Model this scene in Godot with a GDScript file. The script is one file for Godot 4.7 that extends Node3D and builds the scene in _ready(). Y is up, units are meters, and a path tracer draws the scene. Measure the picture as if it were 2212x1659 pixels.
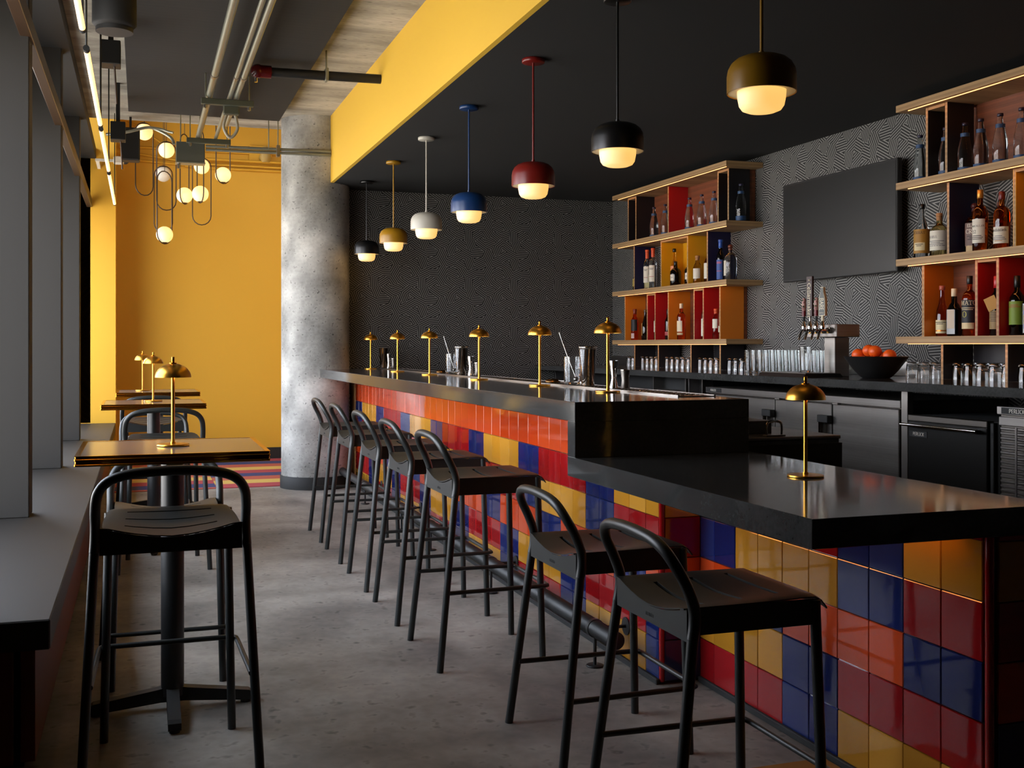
extends Node3D

# ---------------------------------------------------------------- mesh builder
class M:
	var v := PackedVector3Array()
	var n := PackedVector3Array()
	var t := PackedVector2Array()
	var X := Transform3D()
	func tri(a: Vector3, b: Vector3, c: Vector3, na: Vector3, nb: Vector3, nc: Vector3, ua := Vector2.ZERO, ub := Vector2.ZERO, uc := Vector2.ZERO) -> void:
		if (c - a).cross(b - a).dot(na + nb + nc) < 0.0:
			var p := b; b = c; c = p
			p = nb; nb = nc; nc = p
			var q := ub; ub = uc; uc = q
		v.append_array([X * a, X * b, X * c])
		n.append_array([(X.basis * na).normalized(), (X.basis * nb).normalized(), (X.basis * nc).normalized()])
		t.append_array([ua, ub, uc])
	func quad(a: Vector3, b: Vector3, c: Vector3, d: Vector3, na: Vector3, nb: Vector3, nc: Vector3, nd: Vector3, ua := Vector2(0, 1), ub := Vector2(1, 1), uc := Vector2(1, 0), ud := Vector2(0, 0)) -> void:
		tri(a, b, c, na, nb, nc, ua, ub, uc)
		tri(a, c, d, na, nc, nd, ua, uc, ud)
	func flat(a: Vector3, b: Vector3, c: Vector3, d: Vector3, m: Vector3) -> void:
		quad(a, b, c, d, m, m, m, m)
	func box(c: Vector3, s: Vector3, bev := 0.0) -> M:
		var h := s * 0.5
		var b := minf(bev, minf(h.x, minf(h.y, h.z)) * 0.9)
		for i in 3:
			var j := (i + 1) % 3
			var k := (i + 2) % 3
			for si in [-1.0, 1.0]:
				var m := Vector3.ZERO
				m[i] = si
				var p: Array[Vector3] = []
				for q in [[-1.0, -1.0], [1.0, -1.0], [1.0, 1.0], [-1.0, 1.0]]:
					var w := Vector3.ZERO
					w[i] = si * h[i]; w[j] = q[0] * (h[j] - b); w[k] = q[1] * (h[k] - b)
					p.append(c + w)
				flat(p[0], p[1], p[2], p[3], m)
				if b > 0.0:
					for sj in [-1.0, 1.0]:
						var e := Vector3.ZERO
						e[i] = si; e[j] = sj
						var a0 := Vector3.ZERO
						a0[i] = si * h[i]; a0[j] = sj * (h[j] - b)
						var a1 := Vector3.ZERO
						a1[i] = si * (h[i] - b); a1[j] = sj * h[j]
						var l := Vector3.ZERO
						l[k] = h[k] - b
						flat(c + a0 - l, c + a0 + l, c + a1 + l, c + a1 - l, e.normalized())
		if b > 0.0:
			for sx in [-1.0, 1.0]:
				for sy in [-1.0, 1.0]:
					for sz in [-1.0, 1.0]:
						var m := Vector3(sx, sy, sz)
						var q := m.normalized()
						tri(c + m * Vector3(h.x, h.y - b, h.z - b), c + m * Vector3(h.x - b, h.y, h.z - b), c + m * Vector3(h.x - b, h.y - b, h.z), q, q, q)
		return self
	func bx(lo: Vector3, hi: Vector3, bev := 0.0) -> M:
		return box((lo + hi) * 0.5, (hi - lo).abs(), bev)
	func tube(p: PackedVector3Array, r: float, sides := 10, caps := true, closed := false, r1 := -1.0) -> M:
		var cnt := p.size()
		var up := Vector3.UP
		var d0 := (p[1] - p[0]).normalized()
		if absf(d0.dot(up)) > 0.9:
			up = Vector3.RIGHT
		var u := d0.cross(up).normalized()
		var rings := []
		for i in cnt:
			var a := p[i] - p[i - 1] if i > 0 else (p[0] - p[cnt - 1] if closed else p[1] - p[0])
			var b := p[i + 1] - p[i] if i < cnt - 1 else (p[0] - p[i] if closed else p[i] - p[i - 1])
			var d := (a.normalized() + b.normalized()).normalized()
			u = (u - d * u.dot(d)).normalized()
			var w := d.cross(u)
			var rr := r if r1 < 0.0 else lerpf(r, r1, float(i) / (cnt - 1))
			var k := 1.0 / maxf(0.5, d.dot(a.normalized()))
			var ring := []
			for s in sides:
				var g := TAU * s / sides
				var nn := u * cos(g) + w * sin(g)
				ring.append([p[i] + nn * rr * (k if rr < 0.0 else 1.0), nn])
			rings.append(ring)
		for i in (cnt if closed else cnt - 1):
			var A: Array = rings[i]
			var B: Array = rings[(i + 1) % cnt]
			for s in sides:
				var s2 := (s + 1) % sides
				quad(A[s][0], A[s2][0], B[s2][0], B[s][0], A[s][1], A[s2][1], B[s2][1], B[s][1])
		if caps and not closed:
			for e in [0, cnt - 1]:
				var m := (p[0] - p[1]).normalized() if e == 0 else (p[e] - p[e - 1]).normalized()
				for s in sides:
					tri(p[e], rings[e][s][0], rings[e][(s + 1) % sides][0], m, m, m)
		return self
	func lathe(q: Array, at := Vector3.ZERO, segs := 24, a0 := 0.0, a1 := TAU) -> M:
		# profile of Vector2(radius, height), walked with the outside on the right
		var g: Array[Vector2] = []
		for i in q.size() - 1:
			var d: Vector2 = q[i + 1] - q[i]
			g.append(Vector2(d.y, -d.x).normalized())
		var len := 0.0
		var tot := 0.0
		for i in g.size():
			tot += (q[i + 1] - q[i]).length()
		for i in g.size():
			var lo := g[i]
			var hi := g[i]
			if i > 0 and g[i].dot(g[i - 1]) > 0.6:
				lo = (g[i] + g[i - 1]).normalized()
			if i < g.size() - 1 and g[i].dot(g[i + 1]) > 0.6:
				hi = (g[i] + g[i + 1]).normalized()
			var A: Vector2 = q[i]
			var B: Vector2 = q[i + 1]
			var v0 := 1.0 - len / tot
			len += (B - A).length()
			var v1 := 1.0 - len / tot
			for s in segs:
				var t0 := lerpf(a0, a1, float(s) / segs)
				var t1 := lerpf(a0, a1, float(s + 1) / segs)
				var c0 := Vector3(cos(t0), 0, sin(t0))
				var c1 := Vector3(cos(t1), 0, sin(t1))
				var u0 := float(s) / segs
				var u1 := float(s + 1) / segs
				var p0 := at + c0 * A.x + Vector3.UP * A.y
				var p1 := at + c1 * A.x + Vector3.UP * A.y
				var p2 := at + c1 * B.x + Vector3.UP * B.y
				var p3 := at + c0 * B.x + Vector3.UP * B.y
				var n0 := c0 * lo.x + Vector3.UP * lo.y
				var n1 := c1 * lo.x + Vector3.UP * lo.y
				var n2 := c1 * hi.x + Vector3.UP * hi.y
				var n3 := c0 * hi.x + Vector3.UP * hi.y
				if A.x > 1e-5:
					tri(p0, p1, p2, n0, n1, n2, Vector2(u0, v0), Vector2(u1, v0), Vector2(u1, v1))
				if B.x > 1e-5:
					tri(p0, p2, p3, n0, n2, n3, Vector2(u0, v0), Vector2(u1, v1), Vector2(u0, v1))
		return self
	func cyl(at: Vector3, r: float, h: float, segs := 20, bev := 0.0) -> M:
		if bev > 0.0:
			return lathe([Vector2(0, 0), Vector2(r - bev, 0), Vector2(r, bev), Vector2(r, h - bev), Vector2(r - bev, h), Vector2(0, h)], at, segs)
		return lathe([Vector2(0, 0), Vector2(r, 0), Vector2(r, h), Vector2(0, h)], at, segs)
	func ball(c: Vector3, r: float, segs := 20, squash := 1.0) -> M:
		var q := []
		var k := int(segs / 2.0)
		for i in k + 1:
			var a := -PI / 2 + PI * i / k
			q.append(Vector2(maxf(0.0, r * cos(a)), r * squash * sin(a)))
		return lathe(q, c, segs)
	func slab(poly: PackedVector2Array, z0: float, z1: float) -> M:
		# polygon in x, y pushed from z0 to z1
		var ix := Geometry2D.triangulate_polygon(poly)
		for i in range(0, ix.size(), 3):
			for e in [[z0, -1.0], [z1, 1.0]]:
				var m := Vector3(0, 0, (e[1] as float) * signf(z1 - z0))
				var a := poly[ix[i]]
				var b := poly[ix[i + 1]]
				var c := poly[ix[i + 2]]
				tri(Vector3(a.x, a.y, e[0]), Vector3(b.x, b.y, e[0]), Vector3(c.x, c.y, e[0]), m, m, m)
		var cw := Geometry2D.is_polygon_clockwise(poly)
		for i in poly.size():
			var a := poly[i]
			var b := poly[(i + 1) % poly.size()]
			var d := (b - a).normalized()
			var m := Vector3(-d.y, d.x, 0) if cw else Vector3(d.y, -d.x, 0)
			flat(Vector3(a.x, a.y, z0), Vector3(b.x, b.y, z0), Vector3(b.x, b.y, z1), Vector3(a.x, a.y, z1), m)
		return self
	func mesh() -> ArrayMesh:
		var arr := []
		arr.resize(Mesh.ARRAY_MAX)
		arr[Mesh.ARRAY_VERTEX] = v
		arr[Mesh.ARRAY_NORMAL] = n
		arr[Mesh.ARRAY_TEX_UV] = t
		var a := ArrayMesh.new()
		a.add_surface_from_arrays(Mesh.PRIMITIVE_TRIANGLES, arr)
		return a

# ---------------------------------------------------------------- helpers
var names := {}
var rng := RandomNumberGenerator.new()
var MT := {}
var tcache := {}

func numbered(s: String) -> String:
	if not names.has(s):
		names[s] = 0
		return s
	names[s] += 1
	return "%s_%03d" % [s, names[s]]

func tag(o: Node3D, label: String, category: String, group := "") -> Node3D:
	o.set_meta("label", label)
	o.set_meta("category", category)
	if group:
		o.set_meta("group", group)
	return o

func thing(called: String, label: String, category: String, at := Vector3.ZERO, turn := 0.0, group := "") -> Node3D:
	var o := Node3D.new()
	o.name = numbered(called)
	add_child(o, true)
	o.position = at
	o.rotation.y = turn
	tag(o, label, category, group)
	return o

func put(called: String, mesh: Mesh, mat: Material, parent: Node3D, at := Vector3.ZERO) -> MeshInstance3D:
	var o := MeshInstance3D.new()
	o.name = called if parent != self else numbered(called)
	o.mesh = mesh
	o.material_override = mat
	o.position = at
	parent.add_child(o, true)
	return o

func part(called: String, m: M, mat: Material, parent: Node3D) -> MeshInstance3D:
	return put(called, m.mesh(), mat, parent)

func struct(called: String, m: M, mat: Material) -> MeshInstance3D:
	var o := part(called, m, mat, self)
	o.set_meta("kind", "structure")
	return o

func dup(o: Node3D, label: String, at: Vector3, turn := 0.0) -> Node3D:
	var c: Node3D = o.duplicate()
	c.name = numbered(String(o.name).rstrip("0123456789_") if String(o.name).right(3).is_valid_int() else String(o.name))
	add_child(c, true)
	c.position = at
	c.rotation.y = turn
	c.set_meta("label", label)
	return c

func mat(col: Color, rough := 0.6, metal := 0.0, spec := 0.5) -> StandardMaterial3D:
	var m := StandardMaterial3D.new()
	m.albedo_color = col
	m.roughness = rough
	m.metallic = metal
	m.metallic_specular = spec
	return m

func tri_tex(m: StandardMaterial3D, tx: Texture2D, s: Vector3) -> StandardMaterial3D:
	m.albedo_texture = tx
	m.uv1_triplanar = true
	m.uv1_world_triplanar = true
	m.uv1_scale = s
	m.uv1_triplanar_sharpness = 8.0
	return m

func glow(col: Color, e: float) -> StandardMaterial3D:
	var m := mat(Color(0.9, 0.85, 0.75), 0.5)
	m.emission_enabled = true
	m.emission = col
	m.emission_energy_multiplier = e
	return m

func glass(col: Color, rough := 0.02, scale := 0.05) -> StandardMaterial3D:
	var m := mat(Color(col.r, col.g, col.b, 0.0), rough)
	m.refraction_enabled = true
	m.refraction_scale = scale
	m.transparency = BaseMaterial3D.TRANSPARENCY_ALPHA
	return m

func noise_bytes(size: int, freq: float, type: int, sd: int, oct := 4, cell := -1) -> PackedByteArray:
	var f := FastNoiseLite.new()
	f.noise_type = type as FastNoiseLite.NoiseType
	f.frequency = freq
	f.seed = sd
	f.fractal_octaves = oct
	if oct <= 1:
		f.fractal_type = FastNoiseLite.FRACTAL_NONE
	if cell >= 0:
		f.cellular_return_type = cell as FastNoiseLite.CellularReturnType
		f.cellular_jitter = 1.0
	return f.get_seamless_image(size, size).get_data()

func to_tex(b: PackedByteArray, w: int, h: int) -> ImageTexture:
	return ImageTexture.create_from_image(Image.create_from_data(w, h, false, Image.FORMAT_RGB8, b))

func concrete_tex(size: int, base: Vector3, sd: int, cracks: float, spots: float, blotch: float) -> ImageTexture:
	var a := noise_bytes(size, 3.0 / size, 3, sd, 5)
	var b := noise_bytes(size, 40.0 / size, 3, sd + 1, 3)
	var c := noise_bytes(size, 26.0 / size, 2, sd + 2, 1, 3)
	var c2 := noise_bytes(size, 9.0 / size, 3, sd + 3, 3)
	var o := PackedByteArray()
	o.resize(size * size * 3)
	for i in size * size:
		var k := 1.0 + blotch * (a[i] - 128) / 128.0 + 0.10 * (b[i] - 128) / 128.0
		if cracks > 0.0:
			var e := clampf((34.0 - c[i]) / 34.0, 0.0, 1.0) * clampf((c2[i] - 110) / 60.0, 0.0, 1.0)
			k -= cracks * e
		if spots > 0.0 and b[i] > 176:
			k -= spots * (b[i] - 176) / 80.0
		o[i * 3] = clampi(int(base.x * k), 0, 255)
		o[i * 3 + 1] = clampi(int(base.y * k), 0, 255)
		o[i * 3 + 2] = clampi(int(base.z * k), 0, 255)
	return to_tex(o, size, size)

func streak_tex(w: int, h: int, c0: Color, c1: Color, sd: int, bands: int) -> ImageTexture:
	# fine streaks along u: wood layers and veneer
	var f := noise_bytes(512, 6.0 / 512, 3, sd, 4)
	var o := PackedByteArray()
	o.resize(w * h * 3)
	var r := RandomNumberGenerator.new()
	r.seed = sd
	var rows := PackedFloat32Array()
	for y in h:
		rows.append(r.randf())
	for y in h:
		for x in w:
			var nn := f[(int(y * 3.0) % 512) * 512 + (int(x * 0.5) % 512)] / 255.0
			var bd := 0.5 + 0.5 * sin((y + nn * 6.0) / h * TAU * bands)
			var k := clampf(0.35 * rows[y] + 0.35 * nn + 0.3 * bd, 0.0, 1.0)
			var c := c0.lerp(c1, k)
			var i := (y * w + x) * 3
			o[i] = int(c.r * 255); o[i + 1] = int(c.g * 255); o[i + 2] = int(c.b * 255)
	return to_tex(o, w, h)

func maze_tex(size: int, cells: int, lines: float) -> ImageTexture:
	# printed wallpaper: patches of parallel pale lines meeting at angles
	var r := RandomNumberGenerator.new()
	r.seed = 11
	var px := PackedFloat32Array()
	var py := PackedFloat32Array()
	var dx := PackedFloat32Array()
	var dy := PackedFloat32Array()
	for i in cells * cells:
		px.append((i % cells + 0.08 + 0.84 * r.randf()) / cells)
		py.append((int(float(i) / cells) + 0.08 + 0.84 * r.randf()) / cells)
		var a := deg_to_rad(30.0 * r.randi_range(0, 5) + r.randf_range(-9, 9))
		dx.append(cos(a) * lines); dy.append(sin(a) * lines)
	var o := PackedByteArray()
	o.resize(size * size * 3)
	for y in size:
		var v := (y + 0.5) / size
		var cy := int(v * cells)
		for x in size:
			var u := (x + 0.5) / size
			var cx := int(u * cells)
			var best := 9.0
			var ph := 0.0
			for j in range(cy - 1, cy + 2):
				var jj := posmod(j, cells) * cells
				var oy := v - (1.0 if j >= cells else (-1.0 if j < 0 else 0.0))
				for i in range(cx - 1, cx + 2):
					var k := jj + posmod(i, cells)
					var ex := u - (1.0 if i >= cells else (-1.0 if i < 0 else 0.0)) - px[k]
					var ey := oy - py[k]
					var d := ex * ex + ey * ey
					if d < best:
						best = d
						ph = ex * dx[k] + ey * dy[k]
			var f := absf(ph - floorf(ph) - 0.5)
			var w := clampf((0.19 - f) * 12.0 + 0.5, 0.0, 1.0)
			var g := int(lerpf(14.0, 138.0, w))
			var i3 := (y * size + x) * 3
			o[i3] = g; o[i3 + 1] = g - int(2 * w); o[i3 + 2] = g - int(6 * w)
	return to_tex(o, size, size)

func stripe_tex() -> ImageTexture:
	var cols := [Color("27305f"), Color("a04a3a"), Color("b79a4c"), Color("96343c")]
	var im := Image.create(8, 64, false, Image.FORMAT_RGB8)
	for i in 4:
		im.fill_rect(Rect2i(0, i * 16, 8, 16), cols[i])
	return ImageTexture.create_from_image(im)

func text(s: String, h: float, depth := 0.001, bend := 0.0, font := "Droid Sans") -> ArrayMesh:
	# lettering h high, facing +Z, bent about the Y axis when bend is a radius
	var key := "%s|%s|%s|%s" % [s, h, bend, font]
	if tcache.has(key):
		return tcache[key]
	var f := SystemFont.new()
	f.font_names = PackedStringArray([font])
	var tm := TextMesh.new()
	tm.text = s
	tm.font = f
	tm.font_size = 32
	tm.pixel_size = 0.01
	tm.depth = 0.02
	tm.curve_step = 2.0
	var a := tm.get_mesh_arrays()
	var p: PackedVector3Array = a[Mesh.ARRAY_VERTEX]
	var nn: PackedVector3Array = a[Mesh.ARRAY_NORMAL]
	var lo := 1e9
	var hi := -1e9
	for q in p:
		lo = minf(lo, q.y); hi = maxf(hi, q.y)
	var k := h / maxf(1e-6, hi - lo)
	for i in p.size():
		var q := Vector3(p[i].x * k, (p[i].y - (lo + hi) * 0.5) * k, depth * p[i].z / 0.02)
		if bend > 0.0:
			var g := q.x / bend
			var rr := bend + q.z
			q = Vector3(sin(g) * rr, q.y, cos(g) * rr)
			nn[i] = Basis(Vector3.UP, g) * nn[i]
		p[i] = q
	a[Mesh.ARRAY_VERTEX] = p
	a[Mesh.ARRAY_NORMAL] = nn
	a[Mesh.ARRAY_TANGENT] = null
	var am := ArrayMesh.new()
	am.add_surface_from_arrays(Mesh.PRIMITIVE_TRIANGLES, a)
	tcache[key] = am
	return am

func spline(p: Array, per := 6, closed := false) -> PackedVector3Array:
	var o := PackedVector3Array()
	var c := p.size()
	for i in (c if closed else c - 1):
		var a: Vector3 = p[(i - 1 + c) % c] if closed or i > 0 else p[0]
		var b: Vector3 = p[i]
		var d: Vector3 = p[(i + 1) % c]
		var e: Vector3 = p[(i + 2) % c] if closed or i < c - 2 else p[c - 1]
		for s in per:
			o.append(b.cubic_interpolate(d, a, e, float(s) / per))
	if not closed:
		o.append(p[c - 1])
	return o

func omni(parent: Node3D, at: Vector3, col: Color, e: float, size: float) -> void:
	var l := OmniLight3D.new()
	l.name = "lamp_light"
	l.light_color = col
	l.light_energy = e
	l.light_size = size
	l.omni_range = 12.0
	l.omni_attenuation = 2.0
	l.shadow_enabled = true
	parent.add_child(l, true)
	l.position = at

func strip_light(parent: Node3D, at: Vector3, size: Vector2, col: Color, e: float, look: Vector3, up: Vector3) -> void:
	var l := AreaLight3D.new()
	l.name = "strip_light"
	l.light_color = col
	l.light_energy = e
	l.area_size = size
	l.area_normalize_energy = true
	l.shadow_enabled = true
	parent.add_child(l, true)
	l.transform = Transform3D(Basis.looking_at(look, up), at)

const WARM := Color(1.0, 0.78, 0.47)

# ---------------------------------------------------------------- the scene
func _ready() -> void:
	rng.seed = 7
	var cam := Camera3D.new()
	cam.name = "camera"
	cam.projection = Camera3D.PROJECTION_FRUSTUM
	cam.near = 0.05
	cam.far = 60.0
	cam.size = 0.05 * 1659.0 / 2360.0
	cam.frustum_offset = Vector2(0, -81.5 / 2360.0 * 0.05)
	cam.position = Vector3(0, 1.2695, 0)
	cam.rotation.y = -atan(801.0 / 2360.0)
	add_child(cam)
	cam.current = true
	var env := Environment.new()
	env.background_mode = Environment.BG_SKY
	var sky := Sky.new()
	var sm := ProceduralSkyMaterial.new()
	sm.sky_top_color = Color(0.88, 0.93, 1.0)
	sm.sky_horizon_color = Color(0.98, 0.98, 1.0)
	sm.ground_bottom_color = Color(0.80, 0.79, 0.77)
	sm.ground_horizon_color = Color(0.90, 0.89, 0.87)
	sm.sky_energy_multiplier = 1.0
	sm.sun_angle_max = 1.0
	sky.sky_material = sm
	env.sky = sky
	env.background_energy_multiplier = 13.0
	env.tonemap_mode = Environment.TONE_MAPPER_LINEAR
	env.tonemap_exposure = 1.0
	env.sdfgi_enabled = true
	env.ssao_enabled = true
	env.ssil_enabled = true
	var we := WorldEnvironment.new()
	we.name = "world"
	we.environment = env
	add_child(we)
	materials()
	shell()
	window_side()
	ceiling_things()
	bar()
	back_bar()
	seats_and_tables()
	lamps()
	shelves()
	counter_things()

func materials() -> void:
	var conc := concrete_tex(1024, Vector3(128, 123, 116), 5, 0.42, 0.5, 0.30)
	var conc2 := concrete_tex(1024, Vector3(162, 160, 155), 21, 0.0, 0.75, 0.26)
	MT.floor = tri_tex(mat(Color.WHITE, 0.62), conc, Vector3.ONE / 2.3)
	MT.concrete = tri_tex(mat(Color.WHITE, 0.85), conc2, Vector3.ONE / 1.3)
	MT.slab = tri_tex(mat(Color(0.92, 0.90, 0.86), 0.9), conc2, Vector3(0.25, 0.6, 1.2))
	MT.yellow = mat(Color(0.78, 0.59, 0.14), 0.7)
	MT.fascia = mat(Color(0.87, 0.69, 0.21), 0.65)
	MT.black = mat(Color(0.075, 0.075, 0.075), 0.7)
	MT.ceil_black = mat(Color(0.08, 0.08, 0.08), 0.85)
	MT.maze = tri_tex(mat(Color.WHITE, 0.6), maze_tex(800, 5, 27.0), Vector3.ONE / 0.46)
	MT.fin = mat(Color(0.135, 0.12, 0.10), 0.75)
	MT.sill = mat(Color(0.15, 0.135, 0.12), 0.5)
	MT.orange_panel = mat(Color(0.42, 0.20, 0.06), 0.6)
	MT.bronze = mat(Color(0.22, 0.15, 0.09), 0.4)
	var q := concrete_tex(512, Vector3(66, 66, 65), 40, 0.0, 0.0, 0.10)
	MT.quartz = tri_tex(mat(Color(0.85, 0.85, 0.85), 0.09, 0.0, 0.55), q, Vector3.ONE / 0.5)
	MT.quartz_edge = tri_tex(mat(Color(1.0, 1.0, 1.0), 0.32, 0.0, 0.6), q, Vector3.ONE / 0.5)
	MT.stool = mat(Color(0.115, 0.125, 0.12), 0.42)
	MT.iron = mat(Color(0.085, 0.085, 0.085), 0.5)
	MT.brass = mat(Color(0.90, 0.66, 0.26), 0.30, 1.0)
	MT.brass_shiny = mat(Color(0.88, 0.62, 0.20), 0.16, 1.0)
	MT.steel = mat(Color(0.62, 0.60, 0.58), 0.30, 1.0)
	MT.steel_dark = mat(Color(0.42, 0.40, 0.38), 0.34, 1.0)
	MT.chrome = mat(Color(0.80, 0.78, 0.76), 0.07, 1.0)
	MT.galv = mat(Color(0.62, 0.62, 0.56), 0.40, 0.85)
	var brush := streak_tex(256, 256, Color(0.50, 0.48, 0.47), Color(0.64, 0.62, 0.60), 9, 3)
	MT.brushed = tri_tex(mat(Color.WHITE, 0.33, 1.0), brush, Vector3(1.2, 2.5, 1.2))
	MT.ply = tri_tex(mat(Color.WHITE, 0.6), streak_tex(512, 128, Color(0.50, 0.38, 0.25), Color(0.74, 0.60, 0.42), 3, 4), Vector3(0.9, 9.0, 0.9))
	MT.veneer = tri_tex(mat(Color.WHITE, 0.55), streak_tex(512, 128, Color(0.33, 0.17, 0.09), Color(0.50, 0.27, 0.15), 4, 7), Vector3(1.4, 3.0, 1.4))
	MT.panel = tri_tex(mat(Color.WHITE, 0.85), streak_tex(256, 256, Color(0.085, 0.08, 0.075), Color(0.135, 0.125, 0.115), 6, 9), Vector3(0.5, 1.0, 2.0))
	MT.carpet = mat(Color.WHITE, 0.95)
	MT.carpet.albedo_texture = stripe_tex()
	MT.carpet.texture_filter = BaseMaterial3D.TEXTURE_FILTER_NEAREST
	MT.navy = mat(Color(0.045, 0.06, 0.22), 0.5)
	MT.ink = mat(Color(0.05, 0.05, 0.075), 0.5)
	MT.red = mat(Color(0.66, 0.05, 0.08), 0.5)
	MT.orange = mat(Color(0.80, 0.46, 0.08), 0.5)
	MT.sun = mat(Color(0.84, 0.62, 0.06), 0.5)
	MT.clear = glass(Color(0.97, 0.98, 0.98), 0.02)
	MT.pane = mat(Color(0.95, 0.97, 1.0, 0.05), 0.02)
	MT.pane.transparency = BaseMaterial3D.TRANSPARENCY_ALPHA
	MT.white = mat(Color(0.85, 0.83, 0.78), 0.5)
	MT.cream = mat(Color(0.84, 0.80, 0.68), 0.6)
	MT.cork = mat(Color(0.60, 0.42, 0.25), 0.7)
	MT.print = mat(Color(0.09, 0.09, 0.09), 0.6)
	MT.screen = mat(Color(0.06, 0.06, 0.055), 0.35)
	MT.led = glow(Color(1.0, 0.66, 0.36), 2.5)

func lo_hi(s: String, m: M, mt: Material) -> MeshInstance3D:
	return struct(s, m, mt)

func shell() -> void:
	struct("floor", M.new().bx(Vector3(-1.2, -0.2, -12.9), Vector3(4.8, 0, 2.4)), MT.floor)
	# striped carpet tiles at the far end and a patch beside the low counter
	var cp := thing("carpet", "striped carpet of blue, red and yellow bands before the far yellow wall", "carpet")
	for i in 3:
		var x0 := -0.22 + i * 0.86
		var a := M.new()
		var off := [0.32, 0.0, 0.45][i] as float
		var z0 := -12.53
		var z1 := -10.06
		a.bx(Vector3(x0, 0.0, z0), Vector3(x0 + 0.857, 0.006, z1))
		for k in a.t.size():
			a.t[k] = Vector2(0.5, (a.v[k].z - z1) / 1.10 + off)
		part("carpet_tile", a, MT.carpet, cp)
	var c2 := thing("carpet", "edge of an ochre carpet tile on the floor below the nearest bar stool", "carpet")
	part("carpet_tile", M.new().bx(Vector3(1.64, 0, -2.87), Vector3(1.985, 0.006, -1.0)), mat(Color(0.55, 0.36, 0.09), 0.95), c2)
	struct("wall_far", M.new().bx(Vector3(-1.2, 0, -12.8), Vector3(2.3, 4.2, -12.55)), MT.yellow)
	struct("wall_pier", M.new().bx(Vector3(-1.2, 0, -12.56), Vector3(-0.25, 4.2, -12.02)), MT.yellow)
	struct("baseboard_far", M.new().bx(Vector3(-0.25, 0, -12.55), Vector3(2.2, 0.13, -12.535)), MT.black)
	struct("wall_alcove", M.new().bx(Vector3(2.2, 0, -12.6), Vector3(2.35, 4.2, -10.2)), MT.yellow)
	struct("wall_bar", M.new().bx(Vector3(1.62, 0, -10.22), Vector3(4.7, 3.0, -10.08)), MT.maze)
	struct("wall_back", M.new().bx(Vector3(4.49, 0, -10.2), Vector3(4.7, 3.0, 2.4)), MT.maze)
	struct("wall_front", M.new().bx(Vector3(-1.2, 0, 2.2), Vector3(4.8, 3.5, 2.4)), mat(Color(0.16, 0.15, 0.14), 0.8))
	struct("ceiling_bar", M.new().bx(Vector3(1.62, 2.72, -10.2), Vector3(4.8, 2.9, 2.4)), MT.ceil_black)
	struct("trim_1", M.new().bx(Vector3(1.59, 2.72, -10.2), Vector3(1.62, 3.34, 2.4)), MT.fascia)
	struct("ceiling", M.new().bx(Vector3(-1.2, 3.31, -10.44), Vector3(1.62, 4.2, 2.4)), MT.slab)
	struct("ceiling_alcove", M.new().bx(Vector3(-1.2, 4.0, -12.8), Vector3(2.4, 4.2, -10.43)), mat(Color(0.5, 0.48, 0.45), 0.9))
	var col := thing("concrete_column", "round grey concrete column with a black base at the bar's far end", "column", Vector3(1.50, 0, -9.976))
	part("shaft", M.new().lathe([Vector2(0.305, 0.0), Vector2(0.305, 3.31)], Vector3.ZERO, 64), MT.concrete, col)
	part("base_band", M.new().lathe([Vector2(0.316, 0.0), Vector2(0.316, 0.108), Vector2(0.312, 0.112), Vector2(0.305, 0.112)], Vector3.ZERO, 64), MT.black, col)

func window_side() -> void:
	# piers between the windows stand on the long bench
	var zs := [-12.02, -9.86, -7.64, -5.495, -3.35, -1.2, 0.95]
	for i in zs.size():
		var z: float = zs[i]
		struct("trim_%d" % (i + 2), M.new().bx(Vector3(-0.98, 0.478, z - 0.16), Vector3(-0.49, 3.31, z), 0.004), MT.fin)
	struct("wall_left", M.new().bx(Vector3(-1.2, 0, -12.1), Vector3(-0.96, 0.478, 2.4)).bx(Vector3(-1.2, 2.78, -12.1), Vector3(-0.93, 3.4, 2.4)).bx(Vector3(-1.2, 0.4, 0.95), Vector3(-0.96, 3.4, 2.4)).bx(Vector3(-1.2, 0.4, -3.36), Vector3(-0.93, 3.4, 0.96)), MT.fin)
	struct("trim_9", M.new().bx(Vector3(-0.53, 2.70, -12.02), Vector3(-0.478, 2.785, 2.2), 0.003), MT.bronze)
	struct("trim_10", M.new().bx(Vector3(-0.98, 3.20, -12.02), Vector3(-0.44, 3.31, 2.2)), MT.black)
	for i in 4:
		var a: float = zs[i]
		var b: float = zs[i + 1] - 0.16
		var w := Node3D.new()
		w.name = "window_%d" % (i + 1)
		w.set_meta("kind", "structure")
		add_child(w)
		var f := M.new()
		f.bx(Vector3(-1.02, 0.478, a), Vector3(-0.96, 0.53, b)).bx(Vector3(-1.02, 2.72, a), Vector3(-0.96, 2.78, b))
		f.bx(Vector3(-1.02, 0.53, a), Vector3(-0.96, 2.72, a + 0.05)).bx(Vector3(-1.02, 0.53, b - 0.05), Vector3(-0.96, 2.72, b))
		part("window_frame", f, MT.black, w)
		part("pane", M.new().bx(Vector3(-0.992, 0.53, a + 0.05), Vector3(-0.988, 2.72, b - 0.05)), MT.pane, w)
	var be := thing("window_bench", "long low bench of dark stone on an orange base under the windows", "bench")
	part("seat_slab", M.new().bx(Vector3(-0.955, 0.39, -12.0), Vector3(-0.25, 0.478, -3.43), 0.004), MT.sill, be)
	part("front_panel", M.new().bx(Vector3(-0.34, 0.03, -12.0), Vector3(-0.30, 0.39, -3.55)), MT.orange_panel, be)
	part("end_panel", M.new().bx(Vector3(-0.95, 0.03, -3.57), Vector3(-0.36, 0.39, -3.53)), MT.orange_panel, be)
	part("toe_kick", M.new().bx(Vector3(-0.95, 0, -12.0), Vector3(-0.335, 0.06, -3.6)), MT.black, be)

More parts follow.
